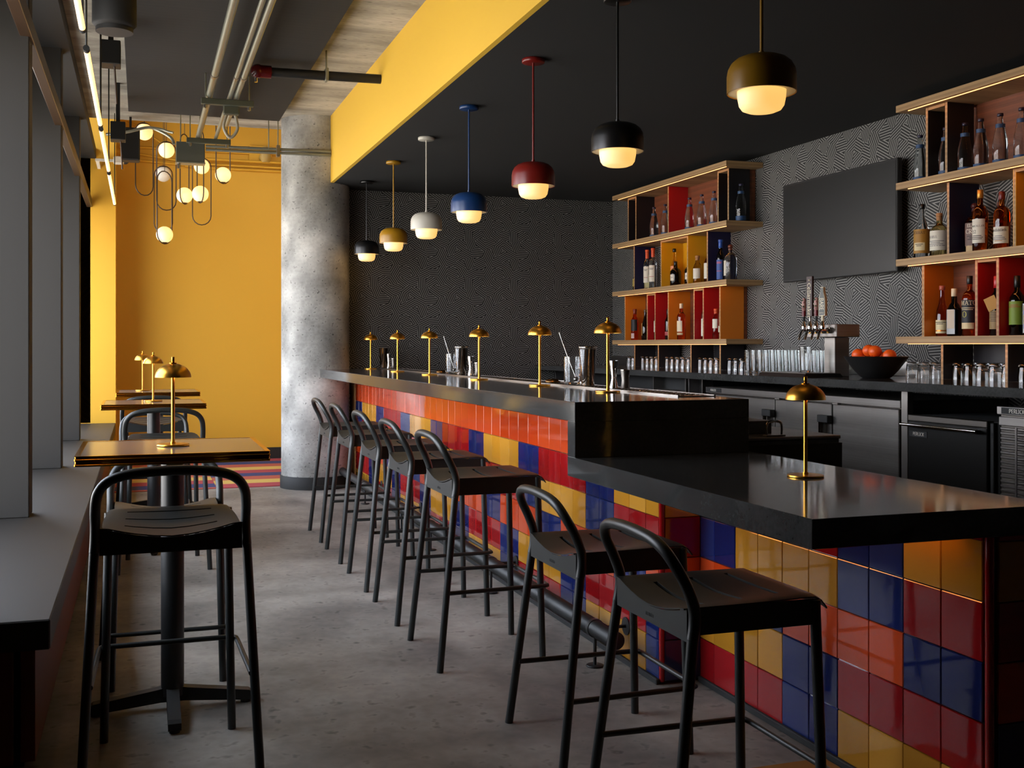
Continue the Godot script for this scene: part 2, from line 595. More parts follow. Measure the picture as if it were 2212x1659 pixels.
func pipe(m: M, a: Vector3, b: Vector3, r: float) -> M:
	return m.tube(PackedVector3Array([a, b]), r, 12)

func ceiling_things() -> void:
	var p := thing("acoustic_panel", "large black acoustic panel fixed under the bare concrete ceiling", "ceiling panel")
	part("board", M.new().bx(Vector3(-0.10, 3.20, -9.52), Vector3(1.123, 3.24, 2.0), 0.003), MT.panel, p)
	var hang := M.new()
	for z in [-9.0, -7.0, -5.0, -3.0, -1.0]:
		for x in [0.1, 0.95]:
			pipe(hang, Vector3(x, 3.24, z), Vector3(x, 3.31, z), 0.006)
	part("hanger", hang, MT.steel_dark, p).set_meta("kind", "stuff")
	# galvanised conduits on trapeze hangers, ending in a junction box
	var cdt := [
		[Vector3(0.46, 3.047, -9.705), Vector3(0.44, 3.047, 2.0), 0.024, "thick galvanised conduit, left one of the pipes running along the ceiling"],
		[Vector3(0.60, 3.039, -9.62), Vector3(0.565, 3.039, 2.0), 0.0155, "thin galvanised conduit, middle one of the pipes running along the ceiling"],
		[Vector3(0.645, 3.041, -9.0), Vector3(0.612, 3.041, 2.0), 0.019, "galvanised conduit, rightmost of the pipes running along the ceiling"]]
	for c in cdt:
		var o := thing("conduit", c[3], "conduit", Vector3.ZERO, 0.0, "ceiling conduits")
		part("tube", pipe(M.new(), c[0], c[1], c[2]), MT.galv, o)
		var cp := M.new()
		for z in [-7.4, -4.4]:
			var k: float = (z - c[0].z) / (c[1].z - c[0].z)
			var q: Vector3 = (c[0] as Vector3).lerp(c[1], k)
			pipe(cp, q - Vector3(0, 0, 0.03), q + Vector3(0, 0, 0.03), c[2] + 0.003)
		part("coupling", cp, MT.steel, o)
	var jb := thing("junction_box", "square grey junction box at the far end of the ceiling conduits", "electrical box", Vector3(0.40, 2.93, -9.78))
	part("box", M.new().box(Vector3.ZERO, Vector3(0.235, 0.17, 0.12), 0.004), mat(Color(0.34, 0.35, 0.32), 0.5, 0.4), jb)
	part("cover", M.new().box(Vector3(0, -0.09, 0), Vector3(0.245, 0.012, 0.13), 0.002), MT.galv, jb)
	part("bushing", M.new().tube(PackedVector3Array([Vector3(-0.095, -0.09, 0.02), Vector3(-0.095, -0.14, 0.02)]), 0.014), MT.steel, jb)
	part("hanger_rod", pipe(pipe(M.new(), Vector3(-0.08, 0.08, 0), Vector3(-0.08, 0.38, 0), 0.005), Vector3(0.08, 0.08, 0), Vector3(0.08, 0.38, 0), 0.005), MT.galv, jb)
	for c in [[-8.0, 0.49, "galvanised trapeze hanger holding the conduits mid-way under the black panel"], [-9.56, 0.45, "galvanised trapeze hanger just above the grey junction box"]]:
		var z: float = c[0]
		var x: float = c[1]
		var s := thing("trapeze_hanger", c[2], "pipe hanger", Vector3(x, 3.0, z), 0.0, "conduit hangers")
		part("strut", M.new().box(Vector3(0.09, -0.0, 0), Vector3(0.36, 0.042, 0.042), 0.003), mat(Color(0.33, 0.34, 0.29), 0.5, 0.5), s)
		for sx in [-0.06, 0.24]:
			part("rod", pipe(M.new(), Vector3(sx, -0.05, 0), Vector3(sx, 0.199 if z > -9.0 else 0.31, 0), 0.005), MT.galv, s)
			part("nut", M.new().cyl(Vector3(sx, -0.045, 0), 0.013, 0.024, 6), MT.steel, s)
	var cb := thing("conduit_box", "small round conduit box with a looped white cable under the trapeze hanger", "electrical box", Vector3(0.61, 2.97, -8.05))
	part("box", M.new().box(Vector3.ZERO, Vector3(0.11, 0.09, 0.06), 0.006), mat(Color(0.33, 0.34, 0.29), 0.5, 0.5), cb)
	part("cable_loop", M.new().tube(spline([Vector3(-0.03, -0.04, -0.02), Vector3(-0.05, -0.13, -0.03), Vector3(-0.005, -0.20, -0.04), Vector3(0.045, -0.14, -0.03), Vector3(0.03, -0.04, -0.02)], 6), 0.011, 8), mat(Color(0.55, 0.52, 0.45), 0.5), cb)
	var hc := thing("conduit_run", "pair of galvanised pipes crossing from the junction box to the concrete column", "conduit")
	for dy in [0.0, 0.03]:
		part("tube", pipe(M.new(), Vector3(0.525, 2.96 + dy, -9.74), Vector3(1.585, 2.955 + dy, -9.64), 0.0135), MT.galv, hc)
	part("clamp", M.new().box(Vector3(1.13, 2.97, -9.68), Vector3(0.03, 0.10, 0.06), 0.004), MT.steel, hc)
	for x in [1.05, 1.13]:
		part("hanger_rod", pipe(M.new(), Vector3(x, 2.98, -9.68), Vector3(x, 3.31, -9.68), 0.005), MT.galv, hc)
	var fx := thing("flex_conduit", "sagging flexible metal cable from the window side to the junction box", "cable")
	part("cable", M.new().tube(spline([Vector3(-0.28, 3.07, -9.9), Vector3(-0.12, 3.09, -9.85), Vector3(0.05, 3.14, -9.85), Vector3(0.14, 3.12, -9.85), Vector3(0.24, 3.06, -9.82), Vector3(0.268, 3.0, -9.8)], 8), 0.013, 8), MT.galv, fx)
	part("second_cable", M.new().tube(spline([Vector3(0.06, 3.14, -9.83), Vector3(0.16, 3.13, -9.83), Vector3(0.22, 3.11, -9.82), Vector3(0.26, 3.10, -9.8)], 8), 0.011, 8), MT.galv, fx)
	var sp := thing("sprinkler_pipe", "black sprinkler pipe with a red end fitting crossing to the yellow fascia", "pipe", Vector3(0, 3.13, -7.55))
	part("pipe", pipe(M.new(), Vector3(0.82, 0, 0), Vector3(1.592, 0.012, 0), 0.033), MT.iron, sp)
	part("elbow", pipe(M.new().ball(Vector3(0.745, 0.0, 0), 0.048, 16), Vector3(0.75, 0, 0), Vector3(0.835, 0, 0), 0.044), mat(Color(0.32, 0.03, 0.03), 0.25), sp)
	part("sprinkler_head", M.new().cyl(Vector3(0.735, -0.075, 0), 0.012, 0.04, 10), MT.chrome, sp)
	part("hanger", M.new().box(Vector3(1.21, 0.01, 0), Vector3(0.022, 0.085, 0.078), 0.003).tube(PackedVector3Array([Vector3(1.21, 0.05, 0), Vector3(1.21, 0.18, 0)]), 0.006), MT.galv, sp)
	# dark things along the window side of the ceiling
	var dr := thing("duct_drum", "round black ventilation drum hanging beside the window lights", "duct", Vector3(-0.12, 2.78, -5.5))
	part("drum", M.new().cyl(Vector3.ZERO, 0.10, 0.4195, 32, 0.012), mat(Color(0.035, 0.035, 0.035), 0.7), dr)
	part("collar", M.new().cyl(Vector3(0.0, -0.02, -0.02), 0.085, 0.05, 32), mat(Color(0.12, 0.12, 0.12), 0.6), dr)
	for c in [[-6.9, 3.0, "upper dark metal box with a brass rod hanging behind the linear window lights"], [-9.0, 2.93, "lower dark metal box with a brass rod hanging behind the linear window lights"]]:
		var b := thing("ballast_box", c[2], "electrical box", Vector3(-0.17, c[1], c[0]), 0.0, "dark boxes by the window lights")
		part("box", M.new().box(Vector3.ZERO, Vector3(0.11, 0.14, 0.14), 0.004), MT.iron, b)
		part("rod", pipe(M.new(), Vector3(0.02, -0.07, 0), Vector3(0.03, -0.27, -0.1), 0.006), MT.bronze, b)
		part("bracket", M.new().box(Vector3(0.0, 0.19, 0), Vector3(0.03, 0.245, 0.03)), MT.iron, b).scale = Vector3(1, (3.31 - c[1]) / 0.31, 1)
	var ls := thing("loudspeaker", "small black loudspeaker hung at the top of the yellow wall", "speaker", Vector3(-0.09, 3.06, -10.3))
	part("cabinet", M.new().box(Vector3.ZERO, Vector3(0.16, 0.29, 0.16), 0.012), mat(Color(0.06, 0.05, 0.045), 0.5), ls)
	part("yoke", M.new().box(Vector3(0, 0.20, 0), Vector3(0.02, 0.11, 0.02)), MT.iron, ls)
	var cc := thing("security_camera", "small white security camera at the top left of the yellow wall", "camera", Vector3(-0.19, 3.11, -11.5))
	part("housing", M.new().box(Vector3(-0.02, 0, 0), Vector3(0.10, 0.075, 0.075), 0.012), MT.white, cc)
	part("lens", M.new().ball(Vector3(0.04, 0.0, 0.0), 0.036, 16), MT.black, cc)
	part("arm", M.new().box(Vector3(-0.15, 0, -0.03), Vector3(0.18, 0.025, 0.025)).box(Vector3(-0.22, 0, -0.28), Vector3(0.03, 0.03, 0.5)), MT.white, cc)
	# painted conduits on the far wall
	var run := [[3.43, "highest"], [3.335, "upper middle"], [3.285, "lower middle"], [3.245, "lowest"]]
	for i in 4:
		var y: float = run[i][0]
		var o := thing("painted_conduit", "%s of the yellow-painted pipes across the far yellow wall" % run[i][1], "conduit", Vector3.ZERO, 0.0, "painted pipes on the yellow wall")
		var zp: float = -12.53 + (0.045 if i == 1 else 0.0)
		var pts := [Vector3(2.15, y, zp), Vector3(0.62, y, zp), Vector3(0.42, y + (0.02 if i else 0.0), zp), Vector3(0.02 - 0.05 * i, y + [0.0, 0.30, 0.08, 0.05][i], zp), Vector3(-0.22, y + [0.0, 0.42, 0.14, 0.10][i], zp)]
		part("tube", M.new().tube(spline(pts, 6), 0.014, 8), MT.yellow, o)
	var ft := thing("ceiling_fixture", "small pale fixture on the yellow wall just left of the column", "fixture", Vector3(1.32, 3.42, -12.5))
	part("body", M.new().lathe([Vector2(0, -0.09), Vector2(0.05, -0.09), Vector2(0.07, -0.04), Vector2(0.045, 0.05), Vector2(0.03, 0.09), Vector2(0, 0.09)], Vector3.ZERO, 14), mat(Color(0.66, 0.55, 0.28), 0.5), ft)
	part("plate", M.new().box(Vector3(-0.05, 0, -0.03), Vector3(0.25, 0.2, 0.03), 0.005), MT.yellow, ft)

func runs(s: String) -> String:
	var o := ""
	for w in s.split(" "):
		o += w[0].repeat(int(w.substr(1)))
	return o

func bar() -> void:
	var cols := {"R": Color(0.58, 0.07, 0.085), "O": Color(0.74, 0.235, 0.075), "Y": Color(0.74, 0.51, 0.145), "B": Color(0.085, 0.13, 0.34)}
	var glaze := {}
	for k in cols:
		glaze[k] = []
		for i in 3:
			var c: Color = cols[k]
			var m := mat(c.darkened(0.07 * i) if i < 2 else c.lightened(0.05), 0.07, 0.0, 0.5)
			m.clearcoat_enabled = true
			m.clearcoat = 0.5
			m.clearcoat_roughness = 0.03
			glaze[k].append(m)
	var tile := M.new().box(Vector3.ZERO, Vector3(0.008, 1, 1), 0.0).mesh()
	tile = M.new().box(Vector3.ZERO, Vector3(0.010, 0.1515, 0.1484), 0.0022).mesh()
	var narrow := M.new().box(Vector3.ZERO, Vector3(0.010, 0.1515, 0.1085), 0.0022).mesh()
	var cut := M.new().box(Vector3.ZERO, Vector3(0.010, 0.055, 0.1484), 0.0022).mesh()
	var one := thing("bar_counter", "long high bar front clad in red, orange, yellow and blue glazed tiles", "bar counter")
	part("body", M.new().bx(Vector3(1.850, 0.0, -10.08), Vector3(2.20, 0.9945, -3.754)).bx(Vector3(1.850, 0.0, -3.754), Vector3(2.015, 0.791, -3.71)), mat(Color(0.10, 0.09, 0.085), 0.8), one)
	var rows := [runs("B1 Y4 B2 R4 B2 Y4 B2 R4 B2 Y4 B2 R4 B2 Y4"), runs("B1 R4 B2 Y4 B2 R4 B2 Y4 B2 R4 B2 Y4 B2 R4"), runs("O1 B2 O4 B2 O4 B2 O4 B2 O4 B2 O4 B2 O4 B2 O2"), runs("R3 B2 Y4 B2 R4 B2 Y4 B2 R4 B2 Y4 B2 R4 B2"), runs("Y3 B2 R4 B2 Y4 B2 R4 B2 Y4 B2 R4 B2 Y4 B2"), runs("O41"), runs("O41")]
	for r in 7:
		for j in 41:
			if j == 0 and r >= 5:
				continue
			var z := -3.769 if j == 0 else -3.825 - 0.1504 * (j - 0.5)
			var y := 0.010 + 0.1535 * r + 0.07675 if r < 6 else 0.9615
			var o := put("tile", (narrow if j == 0 else tile) if r < 6 else cut, glaze[rows[r][j]][rng.randi_range(0, 2)], one, Vector3(1.8475 + rng.randf_range(-0.0006, 0.0006), y, z))
			o.rotation = Vector3(0, rng.randfn(0, 0.0035), rng.randfn(0, 0.0035))
	part("corner_trim", M.new().tube(PackedVector3Array([Vector3(1.853, 0.01, -3.708), Vector3(1.853, 0.7915, -3.708)]), 0.0105, 14), glaze["R"][0], one)
	part("end_post", M.new().bx(Vector3(1.838, 0, -10.08), Vector3(1.85, 0.99, -9.86), 0.002), mat(Color(0.66, 0.48, 0.29), 0.6), one)
	part("kerb", M.new().bx(Vector3(1.826, 0, -10.05), Vector3(1.8415, 0.022, -3.70), 0.003), MT.black, one)
	for r in 5:
		var k: String = "BBORY"[r]
		var o := put("tile", tile, glaze[k][rng.randi_range(0, 2)], one, Vector3(1.936, 0.010 + 0.1535 * r + 0.07675, -3.7035))
		o.rotation = Vector3(0, PI / 2 + rng.randfn(0, 0.003), 0)
	var two := thing("low_bar_counter", "nearer low bar front of glazed square tiles below the lower counter", "bar counter")
	part("body", M.new().bx(Vector3(2.017, 0, -3.70), Vector3(2.20, 0.792, -2.215)), mat(Color(0.10, 0.09, 0.085), 0.8), two)
	var lows := ["RRRRBBYYYY", "YYYYBBRRRR", "OOBBOOOOBB", "BBYYYYBBRR", "BBRRRRBBYY", "YYYYBBRRRR"]
	var tl := M.new().box(Vector3.ZERO, Vector3(0.010, 0.1515, 0.1495), 0.0022).mesh()
	var tn := M.new().box(Vector3.ZERO, Vector3(0.010, 0.1515, 0.1075), 0.0022).mesh()
	for r in 6:
		for j in 10:
			var z := [-3.645, -3.5165][j] as float if j < 2 else -3.441 + 0.1515 * (j - 1.5)
			var o := put("tile", tn if j == 0 else tl, glaze[lows[r][j]][rng.randi_range(0, 2)], two, Vector3(2.0145 + rng.randf_range(-0.0006, 0.0006), minf(0.010 + 0.1535 * r + 0.07675, 0.865), z))
			if r == 5:
				o.scale.y = 0.08
				o.position.y = 0.7845
			o.rotation = Vector3(0, rng.randfn(0, 0.003), rng.randfn(0, 0.003))
		var e := put("tile", tile, glaze["BBORYR"[r]][1], two, Vector3(2.116, 0.010 + 0.1535 * r + 0.07675, -2.212))
		e.rotation.y = PI / 2
		if r == 5:
			e.scale.y = 0.08
			e.position.y = 0.7845
	part("corner_trim", M.new().tube(PackedVector3Array([Vector3(2.0215, 0.01, -2.217), Vector3(2.0215, 0.79, -2.217)]), 0.0115, 14), glaze["R"][0], two)
	part("kerb", M.new().bx(Vector3(1.994, 0, -3.69), Vector3(2.0085, 0.022, -2.20), 0.003), MT.black, two)
	var t1 := thing("bar_worktop", "thick polished charcoal stone top of the long high bar", "worktop")
	part("slab", M.new().bx(Vector3(1.49, 0.995, -9.64), Vector3(2.21, 1.067, -3.68), 0.0015).bx(Vector3(1.84, 0.995, -10.07), Vector3(2.21, 1.067, -9.641)), MT.quartz, t1)
	part("waterfall_end", M.new().bx(Vector3(1.49, 0.864, -3.752), Vector3(2.21, 0.9945, -3.68), 0.0015), MT.quartz, t1)
	var t2 := thing("low_worktop", "thick polished charcoal stone top of the lower counter nearest the camera", "worktop")
	part("slab", M.new().bx(Vector3(1.49, 0.792, -3.752), Vector3(2.225, 0.8638, -2.20), 0.0015), MT.quartz, t2)
	for c in [[Vector3(1.80, 0.985, -9.5), Vector3(1.80, 0.985, -3.85), two, 0.04], [Vector3(1.96, 0.785, -3.6), Vector3(1.96, 0.785, -2.3), two, 0.03]]:
		var a: Vector3 = c[0]
		var b: Vector3 = c[1]
		var own: Node3D = one if a.y > 0.9 else two
		part("light_strip", M.new().bx(a - Vector3(0.004, 0, 0), b + Vector3(0.004, 0.005, 0)), MT.led, own)
		strip_light(own, (a + b) * 0.5 - Vector3(0, 0.004, 0), Vector2(a.distance_to(b), 0.008), Color(1.0, 0.60, 0.28), c[3], Vector3(0.15, -1, 0), Vector3.RIGHT)
	# steel drip rail let into the bar top, with rows of raised studs
	var dr := thing("drip_rail", "narrow stainless drip rail running along the back of the high bar", "drip rail")
	part("tray", M.new().bx(Vector3(2.03, 1.0672, -9.9), Vector3(2.20, 1.0702, -3.92)).bx(Vector3(2.03, 1.0702, -9.9), Vector3(2.037, 1.074, -3.92)).bx(Vector3(2.193, 1.0702, -9.9), Vector3(2.20, 1.074, -3.92)), MT.steel, dr)
	var studs := M.new()
	for i in 150:
		for k in 3:
			studs.box(Vector3(2.07 + 0.045 * k, 1.0718, -3.96 - 0.039 * i - 0.012 * (k % 2)), Vector3(0.016, 0.0032, 0.012), 0.0015)
	part("stud", studs, MT.chrome, dr).set_meta("kind", "stuff")
	var fr := thing("foot_rail", "thick black foot rail along the base of the tiled bar", "foot rail")
	part("pipe", M.new().lathe([Vector2(0, 0), Vector2(0.032, 0), Vector2(0.034, 0.002), Vector2(0.034, 6.0), Vector2(0, 6.0)], Vector3.ZERO, 24), MT.iron, fr).transform = Transform3D(Basis(Vector3.RIGHT, -PI / 2), Vector3(1.705, 0.152, -3.79))
	for z in [-4.0, -5.36, -6.6, -7.4, -8.7]:
		var b := Vector3(1.705, 0.152, z)
		var br := part("bracket", pipe(pipe(M.new().tube(PackedVector3Array([b - Vector3(0, 0, 0.012), b + Vector3(0, 0, 0.012)]), 0.037, 20), b, Vector3(1.8395, 0.148, z), 0.007), b, Vector3(1.705, 0.0, z), 0.007), MT.iron, fr)
		part("wall_plate", M.new().tube(PackedVector3Array([Vector3(1.8375, 0.148, z), Vector3(1.8415, 0.148, z)]), 0.036, 18), MT.iron, br)
		part("floor_disc", M.new().cyl(Vector3(1.705, 0, z), 0.035, 0.007, 18, 0.002), MT.iron, br)
	# underbar station seen behind the end of the bar
	var ub := thing("underbar_sink", "dark steel underbar sink behind the end of the high bar", "sink")
	part("body", M.new().bx(Vector3(2.24, 0, -5.6), Vector3(2.752, 0.885, -3.87), 0.002), MT.steel_dark, ub)
	part("rim", M.new().bx(Vector3(2.24, 0.886, -5.6), Vector3(2.756, 0.90, -3.862), 0.003), MT.brushed, ub)
	part("ledge", M.new().bx(Vector3(2.24, 0.9, -5.6), Vector3(2.53, 0.945, -4.03), 0.002).bx(Vector3(2.24, 0.945, -5.6), Vector3(2.535, 0.955, -4.02), 0.002), MT.steel_dark, ub)
	part("side_panel", M.new().bx(Vector3(2.24, 0, -3.868), Vector3(2.752, 0.87, -3.85)), mat(Color(0.10, 0.10, 0.095), 0.5), ub)
	var hd := thing("grab_handle", "looped steel handle standing on the underbar sink", "handle", Vector3(2.46, 0.9006, -3.90))
	part("loop", M.new().tube(spline([Vector3(-0.035, 0.0, 0), Vector3(-0.035, 0.045, 0), Vector3(-0.02, 0.06, 0), Vector3(0.02, 0.06, 0), Vector3(0.035, 0.045, 0), Vector3(0.035, 0.0, 0)], 5), 0.005, 8), MT.chrome, hd)
	part("foot_plate", M.new().box(Vector3(0, 0.003, 0), Vector3(0.09, 0.006, 0.03), 0.001), MT.steel, hd)

func cooler_handle(m: Node3D, z: float, y0: float, y1: float) -> void:
	var h := part("handle", M.new().bx(Vector3(3.725, y0, z - 0.02), Vector3(3.757, y1, z - 0.008), 0.003).bx(Vector3(3.725, y0, z + 0.008), Vector3(3.757, y1, z + 0.02), 0.003), MT.chrome, m)
	part("latch_cap", M.new().bx(Vector3(3.722, y1 - 0.03, z - 0.03), Vector3(3.757, y1 + 0.012, z + 0.07), 0.003), MT.black, h)

func back_bar() -> void:
	var w := thing("back_worktop", "long charcoal worktop carrying glasses along the patterned back wall", "worktop")
	part("slab", M.new().bx(Vector3(3.66, 1.04, -10.07), Vector3(4.485, 1.085, 1.0), 0.002), MT.quartz, w)
	part("backsplash", M.new().bx(Vector3(4.47, 1.085, -10.07), Vector3(4.487, 1.175, 1.0), 0.002), MT.brushed, w)
	var c := thing("bottle_cooler", "three-door stainless back bar cooler under the worktop", "refrigerator")
	part("body", M.new().bx(Vector3(3.80, 0.05, -6.84), Vector3(4.45, 0.985, -4.76)), MT.steel_dark, c)
	part("top_band", M.new().bx(Vector3(3.76, 0.945, -6.84), Vector3(3.80, 0.985, -4.76), 0.002), MT.brushed, c)
	var lab := part("name_plate", M.new().bx(Vector3(3.756, 0.951, -6.83), Vector3(3.76, 0.980, -6.62), 0.001), MT.black, c)
	put("lettering", text("PERLICK", 0.016, 0.001), MT.white, lab).transform = Transform3D(Basis(Vector3.UP, -PI / 2), Vector3(3.7555, 0.9655, -6.725))
	var ds := [-6.84, -5.955, -5.355, -4.765]
	for i in 3:
		part("door", M.new().bx(Vector3(3.76, 0.10, ds[i] + 0.006), Vector3(3.80, 0.938, ds[i + 1] - 0.006), 0.004), MT.brushed, c)
	cooler_handle(c, -6.02, 0.77, 0.86)
	cooler_handle(c, -5.42, 0.74, 0.86)
	for z in [-5.94, -5.34]:
		part("hinge", M.new().bx(Vector3(3.75, 0.936, z), Vector3(3.775, 0.948, z + 0.05), 0.002), MT.steel, c)
	part("plinth", M.new().bx(Vector3(3.85, 0, -6.83), Vector3(4.4, 0.05, -4.77)), MT.black, c)
	var po := thing("worktop_leg", "slim upright steel post between the steel cooler and the black cooler", "post")
	part("post", M.new().bx(Vector3(3.765, 0, -4.758), Vector3(3.80, 1.04, -4.708), 0.002), MT.steel, po)
	var d := thing("drawer_cooler", "black under-counter cooler with a long horizontal bar handle", "refrigerator")
	part("body", M.new().bx(Vector3(3.80, 0.05, -4.70), Vector3(4.4, 0.915, -4.10), 0.003), MT.black, d)
	part("door", M.new().bx(Vector3(3.76, 0.10, -4.70), Vector3(3.80, 0.885, -4.14), 0.004), mat(Color(0.075, 0.07, 0.065), 0.3, 0.3), d)
	part("top_trim", M.new().bx(Vector3(3.76, 0.886, -4.70), Vector3(3.80, 0.917, -4.14), 0.003), MT.steel_dark, d)
	part("gasket", M.new().bx(Vector3(3.775, 0.10, -4.138), Vector3(3.80, 0.91, -4.115), 0.003), MT.iron, d)
	var h := part("handle", pipe(M.new(), Vector3(3.72, 0.868, -4.705), Vector3(3.72, 0.868, -4.165), 0.0085), MT.chrome, d)
	for z in [-4.68, -4.19]:
		part("standoff", M.new().bx(Vector3(3.72, 0.862, z - 0.006), Vector3(3.761, 0.874, z + 0.006)), MT.chrome, h)
	var nb := part("name_plate", M.new().bx(Vector3(3.757, 0.805, -4.68), Vector3(3.76, 0.838, -4.55), 0.001), MT.black, d)
	put("lettering", text("PERLICK", 0.017, 0.001), MT.white, nb).transform = Transform3D(Basis(Vector3.UP, -PI / 2), Vector3(3.7565, 0.8215, -4.615))
	var ic := thing("ice_maker", "stainless vented ice maker at the right edge below the worktop", "ice maker")
	part("body", M.new().bx(Vector3(3.78, 0.03, -4.075), Vector3(4.4, 0.99, -3.45), 0.003), MT.steel_dark, ic)
	part("top_band", M.new().bx(Vector3(3.757, 0.955, -4.075), Vector3(3.78, 0.992, -3.45), 0.002), MT.steel, ic)
	var np := part("name_plate", M.new().bx(Vector3(3.754, 0.959, -4.045), Vector3(3.757, 0.988, -3.86), 0.001), MT.black, ic)
	put("lettering", text("PERLICK", 0.019, 0.001), MT.white, np).transform = Transform3D(Basis(Vector3.UP, -PI / 2), Vector3(3.7535, 0.9735, -3.95))
	part("front_panel", M.new().bx(Vector3(3.764, 0.905, -4.07), Vector3(3.78, 0.945, -3.46), 0.002), MT.brushed, ic)
	for i in 22:
		part("vent_slat", M.new().bx(Vector3(3.762, 0.885 - i * 0.022, -4.06), Vector3(3.779, 0.897 - i * 0.022, -3.47), 0.003), MT.brushed, ic)
	part("vent_rib", M.new().bx(Vector3(3.758, 0.40, -3.965), Vector3(3.7615, 0.90, -3.955)), MT.steel, ic)
	var cab := thing("bar_cabinet", "dark open shelving under the far half of the back worktop", "cabinet")
	part("body", M.new().bx(Vector3(3.85, 0.05, -10.0), Vector3(4.45, 1.035, -6.90)), mat(Color(0.06, 0.06, 0.06), 0.6), cab)
	for z in [-7.68, -7.15, -7.10, -6.90]:
		part("upright", M.new().bx(Vector3(3.765, 0.0, z - 0.007), Vector3(3.85, 1.035, z + 0.007)), MT.steel, cab)
	for y in [0.62, 0.80, 0.93]:
		part("rack", M.new().bx(Vector3(3.78, y, -7.66), Vector3(3.85, y + 0.01, -7.16)), MT.steel_dark, cab)
	var tv := thing("television", "large blank wall-mounted television between the two shelving units", "television")
	part("screen", M.new().bx(Vector3(4.398, 1.742, -6.85), Vector3(4.402, 2.42, -5.61)), MT.screen, tv)
	part("bezel", M.new().bx(Vector3(4.40, 1.73, -6.862), Vector3(4.44, 2.432, -5.598), 0.004), MT.iron, tv)
	part("wall_mount", M.new().bx(Vector3(4.44, 1.95, -6.4), Vector3(4.49, 2.2, -6.05)), MT.black, tv)

func seat_mesh(sh: float) -> M:
	# bent sheet: scooped at the back, lipped at the front, with three slots
	var xs := [-0.165, -0.13, -0.085, -0.073, -0.03, 0.02, 0.032, 0.075, 0.125, 0.137, 0.18, 0.208, 0.226, 0.238, 0.243]
	var zs := [-0.19, -0.17, -0.13, -0.10, -0.05, 0.0, 0.05, 0.10, 0.13, 0.17, 0.19]
	var slot := [2, 5, 8]
	var P := func(i: int, j: int) -> Vector3:
		var x: float = xs[i]
		var z: float = zs[j]
		var s := clampf((0.18 - x) / 0.34, 0.0, 1.0)
		var y := sh - 0.034 * s * (1.0 - pow(absf(z) / 0.19, 1.7))
		if x > 0.205:
			y -= 22.0 * (x - 0.205) * (x - 0.205)
		if absf(z) > 0.18:
			y -= 0.004
		return Vector3(x, y, z * (1.0 - 0.06 * clampf((x - 0.0) / 0.2, 0.0, 1.0) + 0.02))
	var N := func(i: int, j: int) -> Vector3:
		var a: Vector3 = P.call(mini(i + 1, xs.size() - 1), j) - P.call(maxi(i - 1, 0), j)
		var b: Vector3 = P.call(i, mini(j + 1, zs.size() - 1)) - P.call(i, maxi(j - 1, 0))
		return b.cross(a).normalized()
	var full := func(i: int, j: int) -> bool:
		if i < 0 or j < 0 or i >= xs.size() - 1 or j >= zs.size() - 1:
			return false
		return not (i in slot and j >= 2 and j <= 7)
	var m := M.new()
	var th := 0.0035
	for i in xs.size() - 1:
		for j in zs.size() - 1:
			if not full.call(i, j):
				continue
			var c := [[i, j], [i + 1, j], [i + 1, j + 1], [i, j + 1]]
			var p: Array[Vector3] = []
			var n: Array[Vector3] = []
			for q in c:
				p.append(P.call(q[0], q[1]))
				n.append(N.call(q[0], q[1]))
			m.quad(p[0], p[1], p[2], p[3], n[0], n[1], n[2], n[3])
			var d: Array[Vector3] = []
			for k in 4:
				d.append(p[k] - n[k] * th)
			m.quad(d[0], d[1], d[2], d[3], -n[0], -n[1], -n[2], -n[3])
			var nb := [[i, j - 1], [i + 1, j], [i, j + 1], [i - 1, j]]
			for k in 4:
				if not full.call(nb[k][0], nb[k][1]):
					var e := (k + 1) % 4
					var deep := 0.009 if nb[k][0] in slot and nb[k][1] >= 2 and nb[k][1] <= 7 else th
					var o := ((p[k] + p[e]) * 0.5 - (p[0] + p[1] + p[2] + p[3]) * 0.25)
					o = (o - n[k] * o.dot(n[k])).normalized()
					m.flat(p[k], p[e], p[e] - n[e] * deep, p[k] - n[k] * deep, o)
	return m

